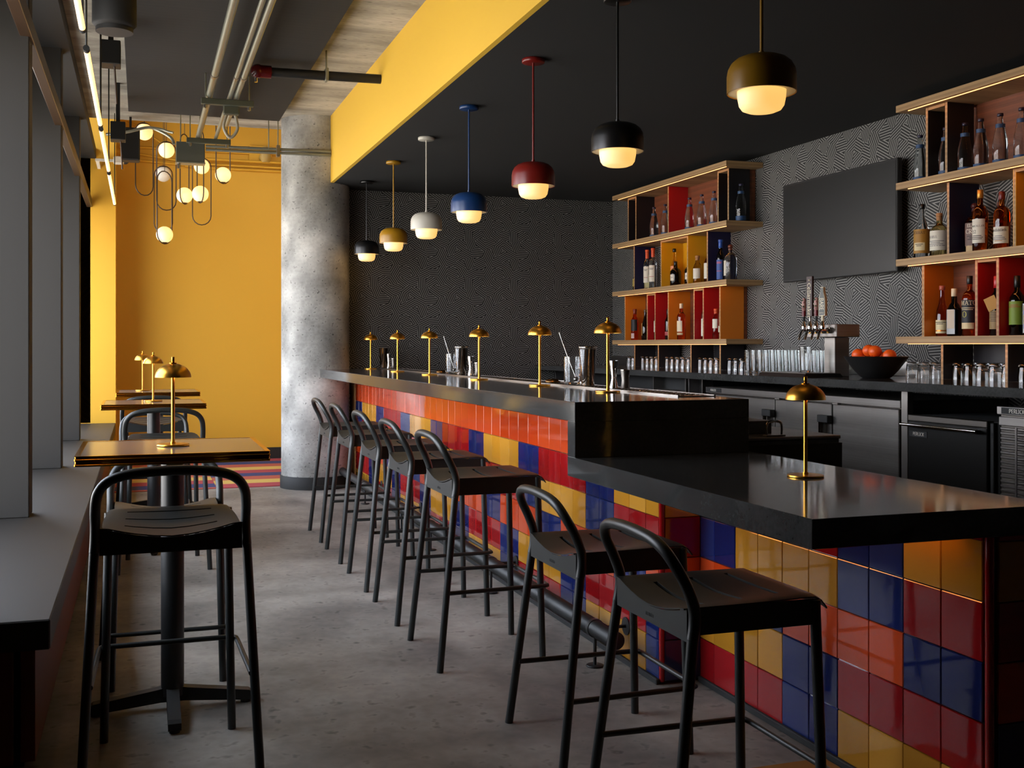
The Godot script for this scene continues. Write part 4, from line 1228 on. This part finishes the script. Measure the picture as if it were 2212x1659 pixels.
	bottle("broad clear decanter with a brown ball stopper at the end of the middle shelf", "short", Vector3(4.321, y, -7.468), 0.285, 0.050, clear, wood, "ball", [[0.14, 0.55, Color(0.76, 0.74, 0.68), 55.0]], -10.0)
	# far unit, lower row
	y = 1.3256
	bottle("orange whiskey bottle with a black label, leftmost of the lower row", "short", Vector3(4.321, y, -9.198), 0.288, 0.035, orange, mat(Color(0.45, 0.14, 0.06), 0.4), "cork", [[0.30, 0.66, Color(0.06, 0.06, 0.07), 150.0], [0.06, 0.22, Color(0.72, 0.62, 0.58), 60.0]], 25.0)
	bottle("dark brown bottle with a gold side label in the lower row", "slope", Vector3(4.351, y, -9.036), 0.280, 0.037, dark, mat(Color(0.35, 0.24, 0.12), 0.4), "cap", [[0.15, 0.55, Color(0.55, 0.38, 0.16), 80.0]], -25.0)
	bottle("slim bottle with a slanted white label in the left red cubby", "wine", Vector3(4.311, y, -8.715), 0.278, 0.030, rosy, capw, "cap", [[0.25, 0.60, W, 110.0]], 20.0)
	bottle("dark liqueur bottle with a black cap right of the left red cubby", "wine", Vector3(4.331, y, -8.540), 0.268, 0.030, dark, capk, "cap", [[0.14, 0.26, Color(0.60, 0.25, 0.25), 120.0]], 10.0)
	bottle("tall bottle with a colourful white label against the second orange divider", "tall", Vector3(4.321, y, -8.444), 0.312, 0.031, dark, capw, "cap", [[0.34, 0.60, W, 130.0], [0.10, 0.34, Color(0.72, 0.55, 0.32), 130.0]], 10.0)
	bottle("amber bottle with a cream cap before the second orange divider", "tall", Vector3(4.331, y, -8.298), 0.306, 0.037, amber, capw, "cap", [[0.22, 0.52, Color(0.82, 0.78, 0.66), 95.0], [0.13, 0.19, Color(0.72, 0.62, 0.45), 110.0]], 25.0)
	bottle("tall clear bottle with a long white label in the right red cubby", "tall", Vector3(4.311, y, -7.849), 0.318, 0.032, rosy, capk, "cap", [[0.08, 0.52, W, 150.0]], 25.0)
	bottle("small bottle with an orange cap and two white labels", "short", Vector3(4.321, y, -7.690), 0.242, 0.029, rosy, capo, "cork", [[0.36, 0.66, W, 120.0]], 20.0)
	bottle("tall clear bottle with a black cap beside the rightmost orange divider", "tall", Vector3(4.331, y, -7.609), 0.306, 0.031, rosy, capk, "cap", [[0.18, 0.34, Color(0.70, 0.74, 0.66), 140.0]], 20.0)
	# near unit, middle row
	y = 1.7756
	bottle("clear bottle with a black cap and mustard label, leftmost on the near middle shelf", "slope", Vector3(4.331, y, -5.287), 0.326, 0.047, clear, capk, "cap", [[0.11, 0.54, Color(0.60, 0.43, 0.13), 180.0, ["MURRAY", 0.016, 0.48, Color(0.25, 0.16, 0.05), -12.0]], [0.16, 0.30, Color(0.78, 0.72, 0.56), 80.0, 0.0482, ["-", 2, 0.265, K]]], 28.0)
	bottle("round clear bottle with a cork and wide white label near the blue divider", "short", Vector3(4.326, y, -5.135), 0.255, 0.051, pale, MT.cork, "cork", [[0.16, 0.60, W, 170.0, ["K HILL", 0.013, 0.46, K, -15.0], ["-", 4, 0.36, Color(0.4, 0.4, 0.4)]]], 20.0)
	var ec := bottle("arched bourbon bottle with raised white lettering and a red stopper", "short", Vector3(4.372, y, -4.906), 0.290, 0.054, amber, mat(Color(0.26, 0.05, 0.06), 0.5), "ball", [[0.16, 0.60, Color(0.42, 0.34, 0.32), 120.0, ["ELIJAH", 0.022, 0.54, Color(0.86, 0.82, 0.74)], ["CRAIG", 0.024, 0.44, Color(0.86, 0.82, 0.74)], ["-", 3, 0.34, K]], [0.05, 0.17, Color(0.72, 0.62, 0.45), 100.0]], 42.0)
	ec.set_meta("label", "arched bourbon bottle with pale lettering and a dark red stopper on the near middle shelf")
	bottle("clear whisky bottle with a gold cap and tall white label marked 12", "tall", Vector3(4.306, y, -4.791), 0.342, 0.040, amber, gold, "cap", [[0.15, 0.53, W, 130.0, ["MACALLAN", 0.010, 0.42, K, 8.0], ["12", 0.018, 0.33, K, -20.0], ["-", 3, 0.26, K]]], 18.0)
	bottle("amber whiskey bottle hidden behind the bottle marked 12", "short", Vector3(4.412, y, -4.756), 0.275, 0.036, amber, wood, "cork", [[0.15, 0.5, Color(0.45, 0.22, 0.08), 110.0]], 30.0)
	bottle("whisky bottle with a dark red neck and low white label", "tall", Vector3(4.326, y, -4.655), 0.315, 0.042, amber, mat(Color(0.36, 0.05, 0.07), 0.4), "cap", [[0.12, 0.40, W, 150.0, ["Glenfiddich", 0.014, 0.345, Color(0.12, 0.10, 0.22), -8.0], ["-", 3, 0.24, Color(0.4, 0.4, 0.45)], ["-", 1, 0.16, Color(0.62, 0.46, 0.2)]]], 20.0)
	bottle("gold-capped bottle half hidden by the yellow cubby at the right edge", "tall", Vector3(4.397, y, -4.574), 0.298, 0.037, dark, gold, "cap", [[0.12, 0.42, W, 140.0]], 25.0)
	# near unit, lower row
	y = 1.3256
	bottle("clear liqueur bottle with a pinkish label left of the orange divider", "tall", Vector3(4.351, y, -5.257), 0.366, 0.034, clear, capo, "cork", [[0.17, 0.57, Color(0.78, 0.74, 0.70), 170.0, ["ANCHO", 0.016, 0.50, K, -14.0]], [0.30, 0.325, Color(0.68, 0.28, 0.22), 80.0, 0.0348]], 22.0)
	bottle("rosy champagne-shaped bottle with a low cream label", "slope", Vector3(4.331, y, -5.118), 0.290, 0.0345, rose, mat(Color(0.62, 0.30, 0.24), 0.4), "cap", [[0.06, 0.32, Color(0.82, 0.77, 0.60), 170.0, ["-", 2, 0.27, K]], [0.10, 0.125, mat(Color(0.75, 0.42, 0.12), 0.3, 0.7), 175.0, 0.0355]], 25.0)
	bottle("square black bottle with a cream neck and scroll label", "short", Vector3(4.326, y, -5.014), 0.268, 0.041, blk, capw, "cap", [[0.16, 0.56, Color(0.72, 0.66, 0.58), 100.0]], 12.0, "", true)
	bottle("large amber bottle with a black cap and dark printed label", "tall", Vector3(4.326, y, -4.893), 0.332, 0.0415, orange, capk, "cap", [[0.22, 0.60, Color(0.07, 0.07, 0.10), 150.0, ["AMATO", 0.024, 0.55, Color(0.80, 0.74, 0.60), -6.0], ["-", 2, 0.46, Color(0.8, 0.74, 0.6)], ["O", 0.032, 0.36, Color(0.70, 0.66, 0.25), -18.0]], [0.12, 0.22, Color(0.80, 0.72, 0.55), 110.0]], 25.0)
	var wx := bottle("dark bottle with red wax, gold label and a hanging tag in the near red cubby", "wine", Vector3(4.316, y, -4.681), 0.318, 0.036, blk, mat(Color(0.62, 0.06, 0.10), 0.35), "cap", [[0.11, 0.42, Color(0.52, 0.42, 0.24), 170.0, ["-", 6, 0.38, Color(0.25, 0.16, 0.08)]]], 25.0)
	var tg := part("tag", M.new().box(Vector3.ZERO, Vector3(0.062, 0.072, 0.0012)), mat(Color(0.68, 0.50, 0.22), 0.7), wx)
	tg.transform = Transform3D(Basis(Vector3(0, 0, 1), 0.42), Vector3(-0.012, 0.172, 0.039))
	bottle("dark wine bottle with a lime green label at the right edge", "wine", Vector3(4.325, y, -4.548), 0.312, 0.0385, blk, capk, "cap", [[0.18, 0.57, Color(0.42, 0.52, 0.13), 150.0, ["-", 2, 0.50, Color(0.60, 0.22, 0.10)]]], 22.0)
	bottle("square bottle with olive and lilac label bands, cut by the right edge", "short", Vector3(4.321, y, -4.452), 0.292, 0.040, blk, mat(Color(0.14, 0.12, 0.30), 0.4), "cap", [[0.44, 0.53, Color(0.48, 0.43, 0.12), 100.0], [0.36, 0.44, Color(0.34, 0.34, 0.58), 100.0], [0.20, 0.36, Color(0.50, 0.45, 0.12), 100.0, ["T", 0.026, 0.28, Color(0.85, 0.85, 0.75)]], [0.12, 0.20, Color(0.34, 0.34, 0.58), 100.0]], 20.0, "", true)

func counter_things() -> void:
	# upside-down rocks glasses along the back wall
	var rock := M.new().lathe([Vector2(0, 0.092), Vector2(0, 0.076), Vector2(0.026, 0.076), Vector2(0.031, 0.070), Vector2(0.0355, 0.0), Vector2(0.0385, 0.0), Vector2(0.0375, 0.03), Vector2(0.034, 0.072), Vector2(0.0325, 0.083), Vector2(0.027, 0.092), Vector2(0, 0.092)], Vector3.ZERO, 28).mesh()
	var zl := [-9.299, -9.208, -9.117, -8.999, -8.906, -8.813, -8.720, -8.626, -8.515, -8.417, -8.320, -8.223, -8.126, -8.030, -7.923, -7.833, -7.743, -7.653, -7.563, -7.450, -7.359, -7.267, -7.176, -5.358, -5.257, -5.156, -4.971, -4.880, -4.786, -4.693, -4.600, -4.488, -4.397]
	var where := ["left of all dividers below far shelves", "between first and second dividers below far shelves", "between second and third dividers below far shelves", "between third and last dividers below far shelves", "right of the far shelves beside the pints", "between fruit bowl and near shelves' first divider", "below near shelves between two dividers", "at the right edge below near shelves"]
	var ord := ["first", "second", "third", "fourth", "fifth", "sixth"]
	var n := 0
	var lastk := -1
	for i in zl.size():
		var z: float = zl[i]
		var k := 0
		for b in [-9.05, -8.571, -7.977, -7.502, -6.0, -5.023, -4.542]:
			if z > b:
				k += 1
		n = n + 1 if k == lastk else 0
		lastk = k
		var g := thing("rocks_glass", "upturned rocks glass, %s from left, %s" % [ord[n], where[k]], "glass", Vector3(4.32, 1.0851, z), 0.0, "upturned rocks glasses on the back counter")
		put("bowl", rock, MT.clear, g)
	var pint := M.new().lathe([Vector2(0, 0), Vector2(0.029, 0), Vector2(0.031, 0.003), Vector2(0.0365, 0.158), Vector2(0.0345, 0.158), Vector2(0.0288, 0.014), Vector2(0, 0.012)], Vector3.ZERO, 28).mesh()
	var pord := ["first", "second", "third", "fourth", "fifth", "sixth", "seventh", "eighth", "ninth", "tenth", "eleventh", "twelfth"]
	for i in 12:
		var g := thing("pint_glass", "tall pint glass, %s from left in the front row by the beer tower" % pord[i], "glass", Vector3(4.09, 1.0851, -6.80 + 0.0815 * i), 0.0, "row of pint glasses")
		put("bowl", pint, MT.clear, g)
	for i in 10:
		var g := thing("pint_glass", "tall pint glass, %s from left in the back row by the wall" % pord[i], "glass", Vector3(4.20, 1.0851, -6.76 + 0.0815 * i), 0.0, "row of pint glasses")
		put("bowl", pint, MT.clear, g)
	var tr := thing("drip_tray", "black beer drip tray under the beer taps", "drip tray", Vector3(3.87, 1.0851, -5.80))
	part("tray", M.new().slab(PackedVector2Array([Vector2(-0.14, 0), Vector2(-0.12, 0.02), Vector2(0.12, 0.02), Vector2(0.14, 0)]), -0.30, 0.20), MT.iron, tr)
	part("grille", M.new().bx(Vector3(-0.11, 0.0202, -0.28), Vector3(0.11, 0.023, 0.18)), MT.steel_dark, tr)
	var pg := thing("pint_glass", "single pint glass standing on the beer drip tray", "glass", Vector3(3.90, 1.1084, -5.83))
	put("bowl", pint, MT.clear, pg)
	var tw := thing("beer_tower", "T-shaped stainless beer tower with four chrome taps", "beer tower", Vector3(0, 0, 0))
	part("pillar", M.new().bx(Vector3(4.015, 1.0851, -5.80), Vector3(4.12, 1.3245, -5.69), 0.003), MT.brushed, tw)
	part("head", M.new().bx(Vector3(3.925, 1.325, -5.86), Vector3(4.09, 1.402, -5.545), 0.003), MT.brushed, tw)
	var fz := [-5.80, -5.735, -5.67, -5.605]
	for i in 4:
		var z: float = fz[i]
		var f := part("tap", M.new().tube(spline([Vector3(3.925, 1.365, z), Vector3(3.88, 1.368, z), Vector3(3.862, 1.366, z), Vector3(3.845, 1.345, z), Vector3(3.835, 1.31, z)], 4), 0.010, 12, true, false, 0.007).lathe([Vector2(0, 0), Vector2(0.014, 0), Vector2(0.016, 0.012), Vector2(0.011, 0.03), Vector2(0.006, 0.05), Vector2(0, 0.05)], Vector3(3.87, 1.372, z), 16), MT.chrome, tw)
		part("collar", M.new().tube(PackedVector3Array([Vector3(3.925, 1.365, z), Vector3(3.908, 1.365, z)]), 0.019, 16), MT.chrome, f)
	var face := Basis(Vector3.UP, -PI / 2 + 0.25)
	var th := [[0, "first tap handle from the left, small with pink and white floral print"], [2, "third tap handle from the left, floral and half hidden"]]
	for t in th:
		var h := thing("tap_handle", t[1], "tap handle", Vector3(3.87, 1.4225, fz[t[0]]), 0.0, "beer tap handles")
		h.basis = face
		part("ferrule", M.new().cyl(Vector3.ZERO, 0.008, 0.03, 12), MT.black, h)
		part("grip", M.new().lathe([Vector2(0, 0.03), Vector2(0.009, 0.03), Vector2(0.0105, 0.06), Vector2(0.012, 0.062), Vector2(0.013, 0.11), Vector2(0.011, 0.14), Vector2(0, 0.145)], Vector3.ZERO, 14), mat(Color(0.62, 0.45, 0.42), 0.4), h)
		part("red_band", M.new().cyl(Vector3(0, 0.032, 0), 0.0125, 0.034, 14), mat(Color(0.36, 0.04, 0.08), 0.4), h)
		for k in 5:
			part("flower", M.new().ball(Vector3(0.007 * sin(k * 2.4), 0.078 + 0.013 * k, 0.0115), 0.0055, 8), [mat(Color(0.75, 0.55, 0.55), 0.5), mat(Color(0.2, 0.3, 0.16), 0.5), mat(Color(0.80, 0.76, 0.68), 0.5)][k % 3], h)
	var hb := thing("tap_handle", "tall flat red-brown tap handle with vertical pale lettering", "tap handle", Vector3(3.87, 1.4225, fz[1]), 0.0, "beer tap handles")
	hb.basis = face
	part("ferrule", M.new().cyl(Vector3.ZERO, 0.006, 0.03, 12), MT.steel, hb)
	part("paddle", M.new().box(Vector3(0, 0.152, 0), Vector3(0.046, 0.245, 0.018), 0.002), mat(Color(0.19, 0.065, 0.035), 0.5), hb)
	var lt := put("lettering", text("Cellarmaker", 0.021, 0.0006, 0.0, "Droid Serif"), MT.cream, hb)
	lt.transform = Transform3D(Basis(Vector3(0, 0, 1), -PI / 2) * Basis.from_scale(Vector3(1.35, 1.25, 1)), Vector3(0, 0.125, 0.0095))
	part("emblem", M.new().ball(Vector3(0.003, 0.250, 0.0085), 0.007, 12, 0.8).box(Vector3(0.0, 0.233, 0.0092), Vector3(0.009, 0.002, 0.001)).box(Vector3(0.0, 0.228, 0.0092), Vector3(0.009, 0.002, 0.001)), MT.cream, hb)
	var bb := thing("tap_handle", "rightmost tap handle shaped like a flat grey bottle with block lettering", "tap handle", Vector3(3.87, 1.4225, fz[3]), 0.0, "beer tap handles")
	bb.basis = face
	part("ferrule", M.new().cyl(Vector3.ZERO, 0.009, 0.03, 12), MT.cream, bb)
	var ol := PackedVector2Array([Vector2(-0.024, 0.03), Vector2(0.024, 0.03), Vector2(0.024, 0.125), Vector2(0.020, 0.145), Vector2(0.012, 0.17), Vector2(0.010, 0.188), Vector2(0.011, 0.19), Vector2(0.010, 0.202), Vector2(-0.010, 0.202), Vector2(-0.011, 0.19), Vector2(-0.010, 0.188), Vector2(-0.012, 0.17), Vector2(-0.020, 0.145), Vector2(-0.024, 0.125)])
	part("paddle", M.new().slab(ol, -0.012, 0.008), MT.cream, bb)
	var il := PackedVector2Array()
	for q in ol:
		il.append(Vector2(q.x * 0.86, 0.112 + (q.y - 0.112) * 0.96))
	part("face", M.new().slab(il, 0.008, 0.0095), mat(Color(0.33, 0.34, 0.33), 0.5), bb)
	var l1 := put("lettering", text("BARE", 0.024, 0.0006), MT.cream, bb)
	l1.transform = Transform3D(Basis(Vector3(0, 0, 1), -PI / 2) * Basis.from_scale(Vector3(1.0, 1.2, 1)), Vector3(0, 0.10, 0.0098))
	put("lettering", text("BOTTLE", 0.007, 0.0006), MT.cream, bb, Vector3(0, 0.047, 0.0098))
	# bowl of oranges
	var bo := thing("fruit_bowl", "wide black bowl of oranges on the back worktop", "bowl", Vector3(4.05, 1.0851, -5.34))
	var bp := [Vector2(0, 0), Vector2(0.075, 0), Vector2(0.088, 0.008), Vector2(0.125, 0.045), Vector2(0.158, 0.09), Vector2(0.182, 0.124), Vector2(0.177, 0.126), Vector2(0.152, 0.092), Vector2(0.118, 0.048), Vector2(0.08, 0.014), Vector2(0, 0.010)]
	part("shell", M.new().lathe(bp, Vector3.ZERO, 48), mat(Color(0.045, 0.045, 0.045), 0.55), bo)
	bo.set_meta("label", "wide black fruit bowl on the back worktop right of the beer tower")
	var peel := mat(Color(0.90, 0.34, 0.035), 0.42)
	peel.normal_enabled = true
	var nt := NoiseTexture2D.new()
	nt.width = 256
	nt.height = 256
	nt.seamless = true
	nt.as_normal_map = true
	nt.bump_strength = 3.0
	var fnl := FastNoiseLite.new()
	fnl.frequency = 0.12
	nt.noise = fnl
	peel.normal_texture = nt
	peel.uv1_triplanar = true
	peel.uv1_scale = Vector3.ONE * 9.0
	peel.normal_scale = 0.4
	var om := M.new().ball(Vector3.ZERO, 0.038, 24, 0.95).mesh()
	var os := [[Vector3(4.022, 1.219, -5.468), "leftmost in the black bowl, low at the rim"], [Vector3(4.05, 1.243, -5.405), "left one of the two on top in the black bowl"], [Vector3(4.03, 1.2385, -5.322), "right one of the two on top in the black bowl"], [Vector3(4.055, 1.216, -5.225), "rightmost in the black bowl"], [Vector3(4.115, 1.200, -5.345), "peeping over the rim behind the two top ones"], [Vector3(4.0, 1.178, -5.40), "mostly sunk behind the front rim at the left"], [Vector3(3.985, 1.178, -5.29), "mostly sunk behind the front rim at the right"], [Vector3(4.095, 1.186, -5.44), "at the back of the bowl on the left"]]
	for q in os:
		var o := thing("orange", "fresh orange, " + q[1], "orange", q[0], rng.randf() * 6.0, "oranges in the bowl")
		put("peel", om, peel, o)
		part("stem_scar", M.new().cyl(Vector3(0, 0.0345, 0), 0.004, 0.003, 8), mat(Color(0.25, 0.28, 0.08), 0.7), o)
	# cocktail tools standing on the drip rail
	var sets := [[-5.027, -5.243, -5.50, -4.70, "near"], [-7.297, -7.55, -7.80, -7.05, "middle"], [-9.86, 99.0, 99.0, -9.62, "far"]]
	for s in sets:
		var y := 1.0741
		var t := thing("cocktail_shaker", "tall polished steel shaker tin of the %s set on the bar" % s[4], "shaker", Vector3(2.105, y, s[0]), 0.0, "shaker tins on the bar")
		part("tin", M.new().lathe([Vector2(0, 0), Vector2(0.029, 0), Vector2(0.031, 0.003), Vector2(0.045, 0.178), Vector2(0.0465, 0.181), Vector2(0.0435, 0.181), Vector2(0.030, 0.006), Vector2(0, 0.005)], Vector3.ZERO, 36), MT.chrome, t)
		if s[4] != "far":
			var st := thing("strainer", "round steel strainer resting on the %s shaker tin" % s[4], "strainer", Vector3(2.105, y + 0.1812, s[0]), 0.0, "strainers on the shaker tins")
			part("disc", M.new().cyl(Vector3(0, 0, 0), 0.046, 0.002, 28, 0.0005), MT.steel, st)
			part("coil", M.new().tube(spline([Vector3(0.043, 0.009, 0), Vector3(0, 0.009, 0.043), Vector3(-0.043, 0.009, 0), Vector3(0, 0.009, -0.043)], 8, true), 0.0055, 8, false, true), MT.chrome, st)
		var j := thing("jigger", "double-ended steel jigger of the %s set on the bar" % s[4], "jigger", Vector3(2.10, y, s[3]), 0.0, "jiggers on the bar")
		part("cup", M.new().lathe([Vector2(0, 0.001), Vector2(0.016, 0.0), Vector2(0.021, 0.0), Vector2(0.011, 0.048), Vector2(0.0215, 0.128), Vector2(0.020, 0.128), Vector2(0.009, 0.052), Vector2(0, 0.05)], Vector3.ZERO, 24), MT.chrome, j)
		part("waist_ring", M.new().cyl(Vector3(0, 0.046, 0), 0.0125, 0.005, 20, 0.001), MT.chrome, j)
		var j2 := thing("measure_cup", "small squat steel measure beside the %s jigger" % s[4], "measure", Vector3(2.13, y, s[3] + 0.062), 0.0, "small measures on the bar")
		part("cup", M.new().lathe([Vector2(0, 0), Vector2(0.020, 0), Vector2(0.022, 0.003), Vector2(0.017, 0.035), Vector2(0.0225, 0.085), Vector2(0.021, 0.085), Vector2(0.015, 0.036), Vector2(0, 0.03)], Vector3.ZERO, 24), MT.steel_dark, j2)
		part("rim", M.new().lathe([Vector2(0.0215, 0.083), Vector2(0.0235, 0.084), Vector2(0.0235, 0.087), Vector2(0.0215, 0.087)], Vector3.ZERO, 24), MT.chrome, j2)
		if s[1] < 50.0:
			var g := thing("mixing_glass", "straight clear mixing glass of the %s set on the bar" % s[4], "glass", Vector3(2.11, y, s[1]), 0.0, "mixing glasses on the bar")
			part("beaker", M.new().lathe([Vector2(0, 0), Vector2(0.043, 0), Vector2(0.045, 0.003), Vector2(0.045, 0.142), Vector2(0.042, 0.142), Vector2(0.0415, 0.014), Vector2(0, 0.012)], Vector3.ZERO, 32), MT.clear, g)
			var sp := thing("bar_spoon", "long twisted bar spoon leaning in the %s mixing glass" % s[4], "spoon", Vector3(2.11, y + 0.016, s[1]), 0.0, "bar spoons in the mixing glasses")
			part("handle", M.new().tube(PackedVector3Array([Vector3(0.01, 0.022, 0.02), Vector3(-0.015, 0.13, -0.035), Vector3(-0.035, 0.25, -0.10)]), 0.0022, 8), MT.chrome, sp)
			part("bowl", M.new().ball(Vector3(0.01, 0.014, 0.022), 0.013, 14, 0.9), MT.steel, sp)
			part("tip", M.new().ball(Vector3(-0.035, 0.25, -0.10), 0.0035, 10), MT.white, sp)
			var ls := thing("hawthorne_strainer", "bronze-tinted strainer lying flat left of the %s mixing glass" % s[4], "strainer", Vector3(2.10, y, s[2]), 0.6, "strainers lying on the drip rail")
			part("plate", M.new().lathe([Vector2(0, 0.004), Vector2(0.03, 0.0), Vector2(0.042, 0.004), Vector2(0.040, 0.012), Vector2(0.025, 0.019), Vector2(0, 0.021)], Vector3.ZERO, 24), mat(Color(0.62, 0.46, 0.28), 0.25, 1.0), ls)
			part("handle", M.new().tube(PackedVector3Array([Vector3(0, 0.012, 0.035), Vector3(0, 0.006, 0.12)]), 0.004, 8), MT.chrome, ls)
